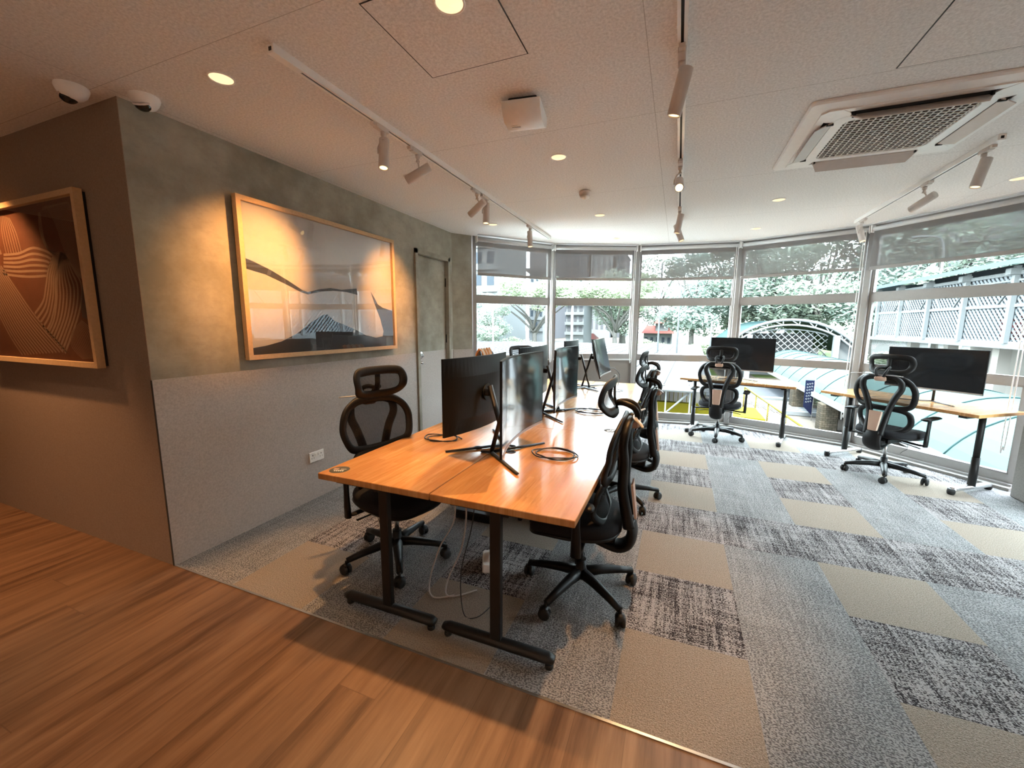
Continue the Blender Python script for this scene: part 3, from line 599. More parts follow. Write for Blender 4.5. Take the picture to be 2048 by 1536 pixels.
def make_chair(name='task_chair'):
    t = thing(name, '', 'office chair')
    # five star base, casters
    MB().lathe([(.03, .085), (.040, .09), (.040, .135), (.030, .150), (.0295, .20)], 20).build('base_hub', M['black'], t)
    for k in range(5):
        a = R(72*k); m4 = RZ(a)
        q = MB(); pts = [(.02, 0, .118), (.12, 0, .117), (.24, 0, .103), (.325, 0, .088)]
        q.tube(pts, 0, 10, wt=[(.070, .062), (.060, .054), (.046, .044), (.038, .036)], nrm=Vector((0, 0, 1)), M4=m4); arm = q.build('base_arm', M['black'], t)
        c = MB(); mc = m4 @ T(.328, 0, 0) @ RZ(R(40+25*k)); c.tube([(0, 0, .088), (0, 0, .060)], .008, 8, M4=mc)
        c.tube([(-.034, 0, .030), (-.030, 0, .052), (-.010, 0, .066), (.014, 0, .060)], 0, 8, wt=(.046, .012), nrm=Vector((0, 0, 1)), M4=mc); c.build('caster_hood', M['black'], t)
        for sgn in (-1, 1):
            w_ = MB(); w_.lathe([(.012, -.011), (.028, -.010), (.032, -.004), (.032, .006), (.026, .011), (.010, .012)], 20, M4=mc @ T(-.008, sgn*.016, .032) @ RX(R(90*sgn))); w_.build('caster_wheel', M['blackg'], t)
    MB().lathe([(.027, .15), (.027, .20)], 16).build('gas_sleeve', M['black'], t)
    MB().lathe([(.0145, .19), (.0145, .37)], 16).build('gas_piston', M['silver'], t)
    q = MB(); q.box(-.085, .085, -.13, .12, .365, .425, b=.014); q.box(-.05, .05, -.19, -.10, .35, .41, b=.01); q.build('tilt_mechanism', M['black'], t)
    for pts in ([(.08, .02, .385), (.17, .01, .378), (.22, .0, .372), (.275, -.01, .366)], [(-.08, -.02, .385), (-.17, -.03, .38), (-.25, -.04, .372)]):
        MB().tube(pts, 0, 8, wt=[(.012, .010)]*(len(pts)-1)+[(.026, .008)], nrm=Vector((0, 0, 1))).build('lever', M['black'], t)
    MB().tube(spline([(.16, .03, .37), (.155, .045, .32), (.13, .03, .29), (.115, .02, .265)], 4), .0022, 5).build('height_cable', M['cable'], t)
    # seat
    def sring(sc_, z, droop=1):
        out = []
        for i in range(40):
            a = 2*math.pi*i/40; c_, s_ = math.cos(a), math.sin(a); e = .62
            x = .262*sc_*math.copysign(abs(c_)**e, c_); y = .03+.250*sc_*math.copysign(abs(s_)**e, s_)
            x *= 1-.10*max(0, -(y-.03)/.25)
            zz = z-.050*droop*max(0, (y-.12)/.16)**2-.012*math.exp(-((x/.12)**2+((y+.02)/.15)**2))*(1 if z > .48 else 0)
            out.append((x, y, zz))
        return out
    q = MB(); rs = [sring(.80, .435), sring(.93, .438), sring(1.0, .455), sring(1.01, .480), sring(.985, .500), sring(.93, .513), sring(.75, .518), sring(.5, .518), sring(.25, .518)]
    n = 40; vs = [p for r_ in rs for p in r_]; fs = []
    for j in range(len(rs)-1): fs += [(j*n+i, j*n+(i+1) % n, (j+1)*n+(i+1) % n, (j+1)*n+i) for i in range(n)]
    fs += [tuple(range(n-1, -1, -1)), tuple((len(rs)-1)*n+i for i in range(n))]; q.add(vs, fs, 0, True); q.build('seat', M['seat'], t)
    q = MB(); q.tube([Vector(p)+Vector((0, 0, -.016)) for p in sring(.985, .465)], .010, 6, closed=True); st = q.build('seat_rim', M['black'], t)
    # back frame: curved lower body, two rising arms
    prof = spline([(0, -.03, .368), (0, -.12, .338), (0, -.205, .325), (0, -.262, .36), (0, -.278, .43), (0, -.262, .50)], 4)
    wts = [(.13-.0*i, .034) for i in range(len(prof))]; nr = []
    for i in range(len(prof)):
        a = prof[max(0, i-1)]; b = prof[min(len(prof)-1, i+1)]; tt = (b-a).normalized(); nr.append(Vector((0, -tt.z, tt.y)))
        f = i/(len(prof)-1); wts[i] = (.085+.075*min(1, f*1.6), .058)
    MB().tube(prof, 0, 14, wt=wts, nrm=nr).build('back_spine', M['black'], t)
    for s_ in (-1, 1):
        p = spline([(.060*s_, -.262, .47), (.066*s_, -.240, .58), (.074*s_, -.222, .68), (.090*s_, -.222, .76), (.122*s_, -.226, .86), (.160*s_, -.222, .95), (.150*s_, -.232, 1.02), (.10*s_, -.240, 1.055), (.03*s_, -.242, 1.06)], 5)
        MB().tube(p, 0, 10, wt=[(.056 if i < len(p)*.72 else .044, .062-.026*i/len(p)) for i in range(len(p))], nrm=Vector((0, 1, .1))).build('back_arm', M['black'], t)
    q = MB(); q.tube(spline([(-.15, -.228, 1.01), (-.10, -.244, 1.035), (0, -.250, 1.042), (.10, -.244, 1.035), (.15, -.228, 1.01)], 4), 0, 8, wt=(.030, .016), nrm=Vector((0, 1, .2))); q.build('back_bridge', M['black'], t)
    q = MB(); q.add([(-.058, -.262, .705), (.058, -.262, .705), (.044, -.285, .52), (-.044, -.285, .52), (-.05, -.272, .712), (.05, -.272, .712), (.036, -.297, .512), (-.036, -.297, .512)], [(0, 1, 5, 4), (1, 2, 6, 5), (2, 3, 7, 6), (3, 0, 4, 7), (4, 5, 6, 7), (3, 2, 1, 0)]); q.build('spine_insert', M['tan'], t)
    # upper and lower mesh pads
    sf = surf(.55, yb)
    up = loop3([(0, 1.058), (.12, 1.052), (.205, 1.005), (.245, .92), (.238, .83), (.20, .765), (.10, .742), (0, .738), (-.10, .742), (-.20, .765), (-.238, .83), (-.245, .92), (-.205, 1.005), (-.12, 1.052)], sf)
    lo = loop3([(0, .728), (.11, .728), (.19, .705), (.215, .64), (.195, .56), (.12, .50), (0, .488), (-.12, .50), (-.195, .56), (-.215, .64), (-.19, .705), (-.11, .728)], sf)
    for nm, lp in (('upper', up), ('lower', lo)):
        MB().tube(lp, 0, 10, closed=True, wt=(.052, .028), nrm=nrm_of(lp, sf)).build('back_frame' if nm == 'upper' else 'lumbar_frame', M['black'], t)
        q = MB(); patch(q, lp, sf); q.build('back_mesh' if nm == 'upper' else 'lumbar_mesh', M['mesh'], t)
    # headrest
    sh = surf(.9, hy)
    hl = loop3([(0, 1.252), (.10, 1.25), (.155, 1.238), (.170, 1.19), (.152, 1.125), (.10, 1.100), (0, 1.095), (-.10, 1.100), (-.152, 1.125), (-.170, 1.19), (-.155, 1.238), (-.10, 1.25)], sh)
    hr = MB().tube(hl, 0, 10, closed=True, wt=(.056, .022), nrm=nrm_of(hl, sh)).build('headrest_frame', M['black'], t)
    q = MB(); patch(q, hl, sh); q.build('headrest_mesh', M['mesh'], t)
    MB().tube([(0, -.150, 1.24), (0, -.152, 1.17), (0, -.168, 1.11)], 0, 8, wt=(.04, .014), nrm=Vector((0, 1, 0))).build('headrest_rib', M['black'], t)
    for s_ in (-1, 1):
        MB().tube(spline([(.018*s_, -.250, 1.03), (.032*s_, -.276, 1.075), (.048*s_, -.258, 1.125), (.038*s_, -.205, 1.145), (.02*s_, -.166, 1.140)], 5), 0, 8, wt=(.030, .022), nrm=Vector((1, 0, 0))).build('headrest_bracket', M['black'], t)
    MB().box(-.046, .046, -.290, -.236, 1.015, 1.060, b=.011).build('bracket_cap', M['tan'], t)
    # coat rail
    p = spline([(-.235, -.315, 1.068), (-.19, -.300, 1.078), (-.10, -.272, 1.078), (0, -.262, 1.072), (.10, -.272, 1.078), (.19, -.300, 1.078)], 5)
    MB().tube(p, 0, 8, wt=[(.012+.014*math.sin(math.pi*i/(len(p)-1)), .009) for i in range(len(p))], nrm=Vector((0, 0, 1))).build('coat_rail', M['greycap'], t)
    # arm rests
    for s_ in (-1, 1):
        q = MB(); q.tube(spline([(.10*s_, -.03, .415), (.22*s_, -.03, .405), (.298*s_, -.03, .405), (.318*s_, -.03, .43)], 4), 0, 8, wt=(.05, .018), nrm=Vector((0, 0, 1))); q.build('arm_support', M['black'], t)
        q = MB(); q.tube([(.318*s_, -.03, .395), (.320*s_, -.03, .47), (.321*s_, -.028, .55), (.322*s_, -.026, .655)], 0, 10, wt=[(.036, .056), (.034, .052), (.028, .042), (.028, .042)], nrm=Vector((0, 1, 0))); q.build('arm_post', M['black'], t)
        q = MB(); q.tube(spline([(.322*s_, -.115, .664), (.324*s_, -.08, .672), (.324*s_, .02, .674), (.316*s_, .10, .674), (.306*s_, .145, .668)], 4), 0, 12, wt=[(.030, .014), (.055, .022)]+[(.080, .028)]*11+[(.078, .026), (.066, .022), (.05, .016), (.028, .010)], nrm=Vector((0, 0, 1))); q.build('arm_pad', M['black'], t)
    return t
def place(o, x, y, front, base, lab, group='task chairs'):
    """front = heading of the seat in degrees; base = heading of the first base arm"""
    o.location = (x, y, 0); o.rotation_euler = (0, 0, R(front-90)); o['label'] = lab; o['group'] = group
    da = R(base-(front-90))
    for ch in o.children:
        if ch.name.split('.')[0] in ('base_arm', 'caster_hood', 'caster_wheel'): ch.rotation_euler = (0, 0, da)
    return o
chair0 = make_chair()
spots = [(-.445, 2.20, 181, 33, 'black mesh task chair at the near right end of the long desk, side on'),
 (-.385, 3.62, 178, 20, 'second black mesh task chair down the right side of the long desk'),
 (-.44, 4.68, 176, 40, 'farthest black mesh task chair on the right side of the long desk'),
 (-1.655, 2.07, -17, 22, 'black mesh task chair beside the left wall, facing the near end of the long desk'),
 (-1.80, 4.02, 4, 10, 'black mesh task chair with a striped knit over its back, left side'),
 (-1.80, 4.95, -38, 30, 'black mesh task chair at the far left, hidden by monitors'),
 (.59, 6.22, 77, -97, 'black mesh task chair seen from behind at the middle window desk'),
 (2.09, 5.29, 44, 180, 'black mesh task chair seen from behind at the right-hand window desk')]
for i, (x, y, f, b, lab) in enumerate(spots): place(chair0 if i == 0 else copy_tree(chair0), x, y, f, b, lab).scale = (1, 1, .955 if i == 1 else 1)
# knit draped over one chair back
t = thing('knitted_scarf', 'orange and cream striped knitted scarf draped over a chair headrest behind the black monitor', 'scarf', (-1.80-.150, 4.02, 0), R(-86))
q = MB(); nu, nv = 30, 14; vs = []; rnd = random.Random(4)
for i in range(nu+1):
    u = i/nu
    for j in range(nv+1):
        v = j/nv-.5; s_ = u*2-1; x = v*.30*(1+.15*math.sin(u*6)); arc = abs(s_)
        y = math.copysign(.034+.02*arc, s_)*min(1, arc*4) ; z = 1.285-.30*max(0, arc-.08)+.010*math.cos(v*30+s_*2); vs.append((x, y+.01*math.sin(v*28), z))
q.add(vs, [(i*(nv+1)+j, i*(nv+1)+j+1, (i+1)*(nv+1)+j+1, (i+1)*(nv+1)+j) for i in range(nu) for j in range(nv)], 0, True)
q.mi = [(k % nv)//2 % 2 for k in range(len(q.f))]
o = q.build('knit_cloth', [M['cloth1'], M['cloth2']], t); md = o.modifiers.new('thick', 'SOLIDIFY'); md.thickness = .012

# ------------------------------------------------------------------ desks
def tleg(parent, x, y, top, span, round_=True):
    """post with a foot running along local x"""
    q = MB()
    if round_: q.tube([(x, y, .05), (x, y, .40)], .030, 16); q.tube([(x, y, .40), (x, y, top)], .025, 16)
    else: q.box(x-.027, x+.027, y-.018, y+.018, .05, top, b=.004)
    leg = q.build('leg', M['blackm'], parent)
    q = MB(); q.tube([(x-span/2, y, .045), (x-span/2+.03, y, .047), (x+span/2-.03, y, .047), (x+span/2, y, .045)], 0, 12, wt=[(.045, .030), (.062, .046), (.062, .046), (.045, .030)], nrm=Vector((0, 0, 1))); q.build('foot', M['blackm'], leg)
    for s_ in (-1, 1): MB().lathe([(.018, 0), (.020, .006), (.018, .022)], 14, M4=T(x+s_*(span/2-.025), y, .0)).build('levelling_pad', M['blackg'], leg)
def bench(y0, side, lab, grp):
    """one 0.7 x 1.4 work top of the double bench; side -1 left, +1 right"""
    t = thing('bench_desk', lab, 'desk', (-1.04+side*.3505, y0+.70, 0), 0, grp)
    MB().box(-.348, .348, -.6985, .6985, .727, .760, b=.003).build('desk_top', M['desk'], t)
    for y in (-.64, .64): tleg(t, -.04*side if side < 0 else -.03, y, .727, .58, False)
    q = MB(); q.box(-.03, .03, -.64, .64, .685, .727); q.box(-.26, .26, -.66, -.62, .705, .727); q.box(-.26, .26, .62, .66, .705, .727); q.build('under_beam', M['blackm'], t)
    MB().lathe([(.028, .7595), (.032, .7615), (.030, .7635), (.022, .7635), (.022, .7608), (.001, .7608)], 24, M4=T(-side*.235, .04, 0), cap=False).build('cable_grommet', M['black'], t)
    return t
rows = [('nearest', 1.54), ('middle', 2.94), ('farthest', 4.34)]
for nm, y0 in rows:
    for s_ in (-1, 1): bench(y0, s_, 'timber bench desk on black T legs, %s on the %s side of the double bench' % (nm, 'left' if s_ < 0 else 'right'), 'bench desks')
def sticker(x, y, a, lab):
    t = thing('desk_sticker', lab, 'sticker', (x, y, .7602), a)
    MB().lathe([(.001, .0006), (.052, .0006), (.053, .0001)], 32, cap=False).build('black_disc', M['slate'], t)
    q = MB(); q.box(-.036, -.008, .0, .022, .0006, .0010); q.build('orange_mark', M['tan'], t)
    q = MB(); q.box(-.030, .028, -.010, -.007, .0006, .0010); [q.box(-.022+i*.011, -.016+i*.011, -.024, -.014, .0006, .0010) for i in range(5)]; q.box(.004, .034, .006, .010, .0006, .0010); q.build('white_marks', M['white'], t)
sticker(-1.668, 1.625, R(20), 'small round dark sticker at the near left corner of the long desk')
sticker(-.425, 3.06, R(80), 'small round dark sticker on the right edge of the middle bench desk')

def window_desk(x, y, a, top, L_, D_, lab, legx):
    t = thing('window_desk', lab, 'desk', (x, y, 0), a)   # local: front edge along +x from origin, depth +y
    MB().box(0, L_, 0, D_, top-.03, top, b=.003).build('desk_top', M['desk2'], t)
    for lx in legx:
        q = MB(); q.tube([(lx, .31, .06), (lx, .31, .34)], .030, 16); q.tube([(lx, .31, .34), (lx, .31, top-.03)], .0245, 16); leg = q.build('leg', M['blackm'], t)
        q = MB(); q.tube([(lx, .04, .045), (lx, .06, .047), (lx, .54, .047), (lx, .56, .045)], 0, 12, wt=[(.05, .03), (.066, .046), (.066, .046), (.05, .03)], nrm=Vector((0, 0, 1))); q.build('foot', M['silver'], leg)
        for yy in (.045, .555): MB().lathe([(.022, 0), (.028, .01), (.030, .03), (.027, .055)], 16, M4=T(lx, yy, 0)).build('foot_cap', M['blackg'], leg)
        MB().box(lx-.03, lx+.03, .03, .56, top-.055, top-.03).build('top_bracket', M['blackm'], leg)
    q = MB(); q.box(legx[0], legx[-1], .27, .35, top-.075, top-.03); q.build('cross_beam', M['blackm'], t)
    return t
window_desk(.07, 6.37, R(-17.3), .80, 1.40, .60, 'pale timber window desk behind the middle task chair', (.13, 1.27))
window_desk(1.65, 5.92, R(-53.5), .785, 1.425, .62, 'timber window desk on black round legs beside the right-hand column', (.13, 1.30))

# ------------------------------------------------------------------ monitors
def monitor(name_label, x, y, z, face, w_=.80, h_=.46, curve=1.6, stand='bench', zt=.76, foot=(0, 0), tilt=0, grp='monitors', sy=0):
    """face = heading the screen looks at; x,y screen centre; stand foot offset in the local frame (x along the screen, y backwards)"""
    t = thing('curved_monitor', name_label, 'monitor', (x, y, 0), R(face+90), grp)
    # local: x along the screen, -y is the viewing side
    n = 24; q = MB(); th = .012
    def yy(u): return curve-math.sqrt(max(0, curve*curve-u*u))
    front = []; back = []
    mt = T(0, 0, z) @ RX(R(tilt))
    vs = []; fs = []
    for i in range(n+1):
        u = -w_/2+w_*i/n; yf = -yy(u); bulge = .026*(1-(2*u/w_)**2)
        vs += [(u, yf, -h_/2), (u, yf, h_/2), (u, yf+th+bulge*.2, h_/2), (u, yf+th+bulge, h_*.25), (u, yf+th+bulge, -h_*.3), (u, yf+th+bulge*.3, -h_/2)]
    for i in range(n): fs += [(i*6+k, (i+1)*6+k, (i+1)*6+(k+1) % 6, i*6+(k+1) % 6) for k in range(6)]
    fs += [tuple(range(5, -1, -1)), tuple(n*6+k for k in range(6))]
    q.add(vs, fs, 0, False, mt); q.build('monitor_case', M['black'], t)
    q = MB(); b = .007; vs = []
    for i in range(n+1):
        u = -w_/2+b+(w_-2*b)*i/n; yf = -yy(u)-.0008; vs += [(u, yf, -h_/2+.018), (u, yf, h_/2-b)]
    q.add(vs, [(i*2, (i+1)*2, (i+1)*2+1, i*2+1) for i in range(n)], 0, True, mt); q.build('screen', M['screen'], t)
    q = MB(); vs = []
    for i in range(n+1):
        u = -w_/2+(w_)*i/n; yf = -yy(u)-.0015; vs += [(u, yf, -h_/2), (u, yf, -h_/2+.016)]
    q.add(vs, [(i*2, (i+1)*2, (i+1)*2+1, i*2+1) for i in range(n)], 0, True, mt); q.build('bottom_bezel', M['greycap'], t)
    fx, fy = foot
    if stand == 'bench':
        neck = MB(); neck.tube([(sy, .20, zt+.012), (sy, .085, z+.05)], 0, 8, wt=(.055, .024), nrm=Vector((0, 1, 0))); nk = neck.build('stand_neck', M['blackm'], t)
        MB().tube([(sy, .03, z), (sy, .085, z)], .022, 14).build('mount_joint', M['black'], nk)
        MB().lathe([(.052, 0), (.055, .004), (.052, .008)], 24, M4=T(sy*.5, .042, z) @ RX(R(-90))).build('back_ring', M['black'], t)
        for s_ in (-1, 1): MB().tube([(sy, .205, zt+.011), (sy+s_*.30, -.06, zt+.009)], 0, 8, wt=[(.030, .018), (.020, .012)], nrm=Vector((0, 0, 1))).build('stand_foot', M['blackm'], t)
        MB().tube([(sy, .19, zt+.010), (sy, .27, zt+.008)], 0, 8, wt=(.026, .014), nrm=Vector((0, 0, 1))).build('stand_foot', M['blackm'], t)
    else:
        MB().tube([(0, .04, z-.05), (0, .075, z-.12), (0, .075, zt+.01)], .012, 10).build('stand_neck', M['blackm'], t)
        for s_ in (-1, 1): MB().tube([(0, .075, zt+.008), (s_*.24, -.10, zt+.006)], 0, 8, wt=[(.022, .012), (.014, .008)], nrm=Vector((0, 0, 1))).build('stand_foot', M['blackm'], t)
    return t
monitor('curved monitor with reflective screen facing right, nearest on the long desk', -.815, 2.10, 1.148, 4, h_=.47, sy=.12)
monitor('black backed curved monitor nearest the viewer on the left side of the long desk', -1.20, 2.46, 1.105, 175, h_=.48, sy=.06)
monitor('second curved monitor along the desk with its screen facing right', -.89, 3.34, 1.12, 1, h_=.48, sy=.10)
monitor('second curved monitor along the left side, pale back behind the first pair', -1.19, 3.62, 1.125, 180)
monitor('farthest right-facing curved monitor, tilted back on its stand', -.90, 5.12, 1.145, 0, tilt=-13)
monitor('farthest left-side curved monitor, only its top showing', -1.20, 5.10, 1.13, 182)
monitor('black wide monitor on the middle window desk', .845, 6.49, 1.155, 252, curve=6, stand='thin', zt=.80, w_=.80, h_=.46)
monitor('black wide monitor on the right-hand window desk', 2.43, 5.42, 1.125, 222, curve=5, stand='thin', zt=.785, w_=.77, h_=.425)

# ------------------------------------------------------------------ cables
def coil(x, y, z, r, n, lab, seed, a0=0, mat='cable', wire=.0042, tail=None):
    rnd = random.Random(seed); pts = []
    for i in range(n*10+1):
        a = a0+2*math.pi*i/10; rr = r*(1+.10*math.sin(i*.7+seed)); ox = .02*math.sin(i*.21+seed); pts.append((x+ox+rr*1.35*math.cos(a), y+rr*math.sin(a), z+.005+.004*(i % 3)+.0035*(i//10)))
    if tail: pts += tail
    o = MB().tube(spline(pts, 3), wire, 6).build('video_cable', M[mat]); return tag(o, lab, 'cable', 'coiled cables')
coil(-.66, 2.32, .7605, .10, 2, 'black cable coiled on the desk to the right of the nearest screen', 1, 1.0)
coil(-1.47, 2.36, .7605, .085, 2, 'black cable looped on the desk below the nearest black monitor back', 2, .5, tail=[(-1.38, 2.38, .80), (-1.30, 2.40, .88)])
coil(-.70, 3.66, .7605, .10, 2, 'black cable coiled on the desk beside the second right-facing screen', 3, 2.0)
coil(-.68, 4.98, .7605, .09, 1, 'black cable lying by the farthest right-facing screen', 5, 1.4, tail=[(-.66, 5.2, .80), (-.66, 5.32, .92), (-.72, 5.28, 1.0), (-.80, 5.18, 1.02)])
for k, (pts, mt, lab) in enumerate([
  ([(-1.16, 1.95, .70), (-1.13, 1.93, .45), (-1.22, 1.9, .25), (-1.28, 1.88, .03), (-1.20, 1.80, .010), (-1.10, 1.86, .010)], 'cableg', 'pale grey cable hanging under the near end of the long desk'),
  ([(-1.10, 1.95, .70), (-1.06, 1.94, .5), (-1.08, 1.92, .28), (-1.17, 1.90, .05), (-1.12, 1.84, .010), (-1.0, 1.95, .010)], 'cableg', 'second pale grey cable hanging under the near end of the long desk'),
  ([(-1.02, 2.0, .70), (-1.0, 1.9, .45), (-1.03, 1.82, .2), (-.98, 1.75, .012), (-.90, 1.75, .010), (-.86, 1.85, .02)], 'cable', 'thin black cable drooping to the carpet under the long desk')]):
    tag(MB().tube(spline(pts, 6), .0045 if mt == 'cableg' else .003, 6).build('power_cable', M[mt]), lab, 'cable')
t = thing('power_brick', 'white multi plug adapter on the carpet under the long desk', 'power adapter', (-1.03, 2.22, 0), R(25)); MB().box(-.06, .06, -.09, .09, .002, .06, b=.008).build('adapter_body', M['white'], t); MB().box(-.02, .02, -.06, .06, .06, .075, b=.003).build('plug', M['white'], t)
for i, yy in enumerate((2.24, 3.64, 5.04)):
    o = thing('cable_tray', 'black steel cable tray slung under the %s pair of bench desks' % rows[i][0], 'cable tray', (-1.04, yy, 0)); MB().box(-.10, .10, -.42, .42, .60, .606).build('tray_base', M['blackm'], o)
    for s_ in (-1, 1): MB().box(s_*.10-.003, s_*.10+.003, -.42, .42, .60, .684).build('tray_side', M['blackm'], o)
t = thing('foot_rest', 'low black storage box on the carpet beneath the left side of the long desk', 'box', (-1.45, 2.85, 0), 0); MB().box(-.15, .22, -.14, .14, .0, .055, b=.01).build('box_body', M['black'], t); MB().box(-.14, .21, -.13, .13, .055, .068, b=.004).build('box_lid', M['blackm'], t)
# ------------------------------------------------------------------ outdoors (the room is one floor up)
GZ = -2.2
def slab(name, poly, mat, z0=GZ-.3, z1=GZ): return struct(MB().prism(poly, z0, z1).build(name, mat))
slab('ground', [(-160, 6.9), (-3, 7.6), (2, 7.6), (3.6, 5.2), (3.6, -6), (160, -6), (160, 260), (-160, 260)], M['pave'], GZ-.5, GZ-.02)
slab('ground_lawn', [(-60, 30), (3.0, 33), (3.0, 80), (-70, 80)], M['grass'])
slab('ground_lawn', [(5.5, 34.5), (60, 34.5), (60, 90), (3.2, 90), (3.2, 46.5), (5.5, 46.5)], M['grass'], GZ-.3, GZ-.002)
slab('ground_road', [(1.5, 24.5), (40, 27.5), (40, 33.5), (1.5, 32.5)], M['road'], GZ-.3, GZ+.002)
slab('ground_road', [(-90, 80.5), (90, 80.5), (90, 90), (-90, 90)], M['road'], GZ-.3, GZ-.004)
slab('ground_kerb', [(1.5, 23.9), (40, 26.9), (40, 27.4), (1.5, 24.4)], M['hdb'], GZ-.3, GZ+.08)
# outer wall of this floor below the glass
NO = [(x*1.03, y*1.012+.02) for x, y in NODE]
struct(MB().prism(NO+[(NODE[5][0]-.2, NODE[5][1]-.3), (0, 4.6), (NODE[0][0], NODE[0][1]-.2)], GZ, -.26).build('wall_outer', M['hdb']))

# white covered walkway roof
t = thing('walkway_roof', 'long white ribbed metal roof of the covered walkway just outside', 'roof', (0, 0, 0))
yA, yB, xA, xB = 12.8, 41.0, -30.0, 1.35
q = MB(); nseg = 1; q.prism([(xA, yA), (xB-.25, yA), (xB+.65, yB), (xA, yB-2)], -.30, -.20); q.build('roof_sheet', M['roofw'], t)
for i in range(44):
    x = xA+.3+i*.70; xx = x+(.03)*(x-xA)*(28/31.)
    MB().add([(x-.02, yA+.02, -.20), (x+.02, yA+.02, -.20), (xx+.02, yB-2.2, -.20), (xx-.02, yB-2.2, -.20), (x-.012, yA+.02, -.165), (x+.012, yA+.02, -.165), (xx+.012, yB-2.2, -.165), (xx-.012, yB-2.2, -.165)],
             [(0, 1, 5, 4), (1, 2, 6, 5), (2, 3, 7, 6), (3, 0, 4, 7), (4, 5, 6, 7)]).build('roof_rib', M['roofs'], t)
MB().box(xA, xB-.2, yA-.08, yA, -.34, -.18).build('fascia', M['hdb'], t)
for i in range(7): MB().box(-18+i*3.1-.06, -18+i*3.1+.06, 14-.06, 14.06, GZ, -.30).build('roof_post', M['steelw'], t)

# barrel vaults
def vault(t, xc, hw, zs, rise, y0, y1, step, ribs=True):
    n = 20; rr = (hw*hw+rise*rise)/(2*rise); a = math.asin(min(1, hw/rr)); arc = [(xc+rr*math.sin(-a+2*a*i/n), zs+rise-rr+rr*math.cos(-a+2*a*i/n)) for i in range(n+1)]
    q = MB(); vs = []
    for y in (y0, y1): vs += [(x, y, z) for x, z in arc]+[(x, y, z-.06) for x, z in arc]
    m_ = 2*(n+1); fs = []
    for i in range(n): fs += [(i, i+1, m_+i+1, m_+i), (n+1+i+1, n+1+i, m_+n+1+i, m_+n+1+i+1), (i, n+1+i, n+1+i+1, i+1), (m_+i+1, m_+n+1+i+1, m_+n+1+i, m_+i)]
    q.add(vs, fs, 0, False); q.build('vault_sheet', M['teal'], t)
    k = int((y1-y0)/step)
    for j in range(k+1):
        y = y0+j*step; MB().tube([(x, y, z+.012) for x, z in arc], 0, 4, wt=(.05, .03), nrm=Vector((0, 0, 1))).build('standing_seam', M['seamg'], t)
    return arc
t = thing('vaulted_canopy', 'long pale teal barrel vaulted walkway canopy running past the right-hand windows', 'canopy')
arc = vault(t, 7.0, 1.8, -1.05, 1.05, 6.0, 31.6, 1.6)
for x in (5.17, 8.83): MB().box(x-.09, x+.09, 6.0, 31.6, -1.20, -1.03).build('eave_gutter', M['steelw'], t)
t2 = thing('arched_entrance_canopy', 'wide teal arched canopy with white truss rim and lattice screen beyond the long canopy', 'canopy')
arc = vault(t2, 7.1, 4.15, -.30, 2.25, 33.0, 45.0, .8)
q = MB(); q.tube([(x, 32.9, z+.03) for x, z in arc], .10, 6); q.build('rim_chord', M['steelw'], t2)
inner = [(7.1+(x-7.1)*.93, -.30+(z+.30)*.86) for x, z in arc]
MB().tube([(x, 32.9, z) for x, z in inner], .07, 6).build('rim_chord', M['steelw'], t2)
for i in range(0, 20): MB().tube([(arc[i][0], 32.9, arc[i][1]), (inner[min(20, i+(i+1) % 2)][0], 32.9, inner[min(20, i+(i+1) % 2)][1])], .04, 5).build('truss_web', M['steelw'], t2)
for x in (4.7, 9.7): MB().box(x-.16, x+.16, 32.75, 33.05, GZ, .95).build('canopy_post', M['steelw'], t2)
MB().box(9.95, 10.7, 33.2, 34.0, GZ, 1.0).build('service_box', M['hdb'], t2)
# lattice: diagonal laths clipped to the arch
def zin(x): 
    u = (x-7.0)/2.75; return .35+.98*math.sqrt(max(0, 1-u*u*.9))
sc_ = thing('lattice_screen', 'white diagonal lattice screen set under the arched canopy', 'screen')
lo_, hi_ = 4.75, 9.35
for s_ in (1, -1):
    q = 0
    for k in range(-9, 20):
        x0 = 4.4+k*.42; pts = []
        for i in range(60):
            z = -1.3+i*.05; x = x0+s_*(z+1.3) if s_ == 1 else x0+1.2-(z+1.3)
            if lo_ <= x <= hi_ and z <= zin(x): pts.append((x, 33.3+.03*s_, z))
        if len(pts) > 2: MB().tube([pts[0], pts[-1]], .030, 4).build('lath', M['steelw'], sc_)
MB().tube([(lo_+i*(hi_-lo_)/20, 33.3, zin(lo_+i*(hi_-lo_)/20)) for i in range(21)], .05, 6).build('screen_rim', M['steelw'], sc_)
MB().box(lo_, hi_, 36.5, 36.7, GZ, 1.0).build('rear_wall', M['hdb'], sc_)
# stone piers carrying the long canopy
for x, y, w_, lab in ((5.24, 21.8, .27, 'farther rough stone pier under the eave of the long teal canopy'), (5.24, 17.8, .27, 'nearer rough stone pier under the eave of the long teal canopy'), (5.9, 10.4, .45, 'broad low stone pier below the right-hand window desk')):
    tag(MB().box(-w_, w_, -w_, w_, 0, 1.00 if y > 12 else .62, b=.03).build('stone_pier', M['brick'], loc=(x, y, GZ-.02)), lab, 'pier', 'stone piers')
# navy feather flag
t = thing('feather_flag', 'navy feather flag with white lettering strokes between two stone piers', 'flag', (5.02, 19.35, GZ))
MB().tube([(.16, 0, 0), (.16, 0, 1.9)], .012, 6).build('flag_pole', M['silver'], t)
q = MB(); q.prism([(-.16, .55), (.15, .22), (.15, 1.62), (-.16, 1.62)], -.006, .006, M4=RX(R(90))); fl = q.build('flag_cloth', M['navy'], t)
q = MB()
for c in range(3):
    for r_ in range(7):
        x = -.11+c*.075; z = .72+r_*.12+c*.02; q.tube([(x, -.012, z), (x+.03, -.012, z+.05), (x+.055, -.012, z+.02), (x+.03, -.012, z-.02)], .007, 4)
q.build('white_lettering', M['steelw'], fl)

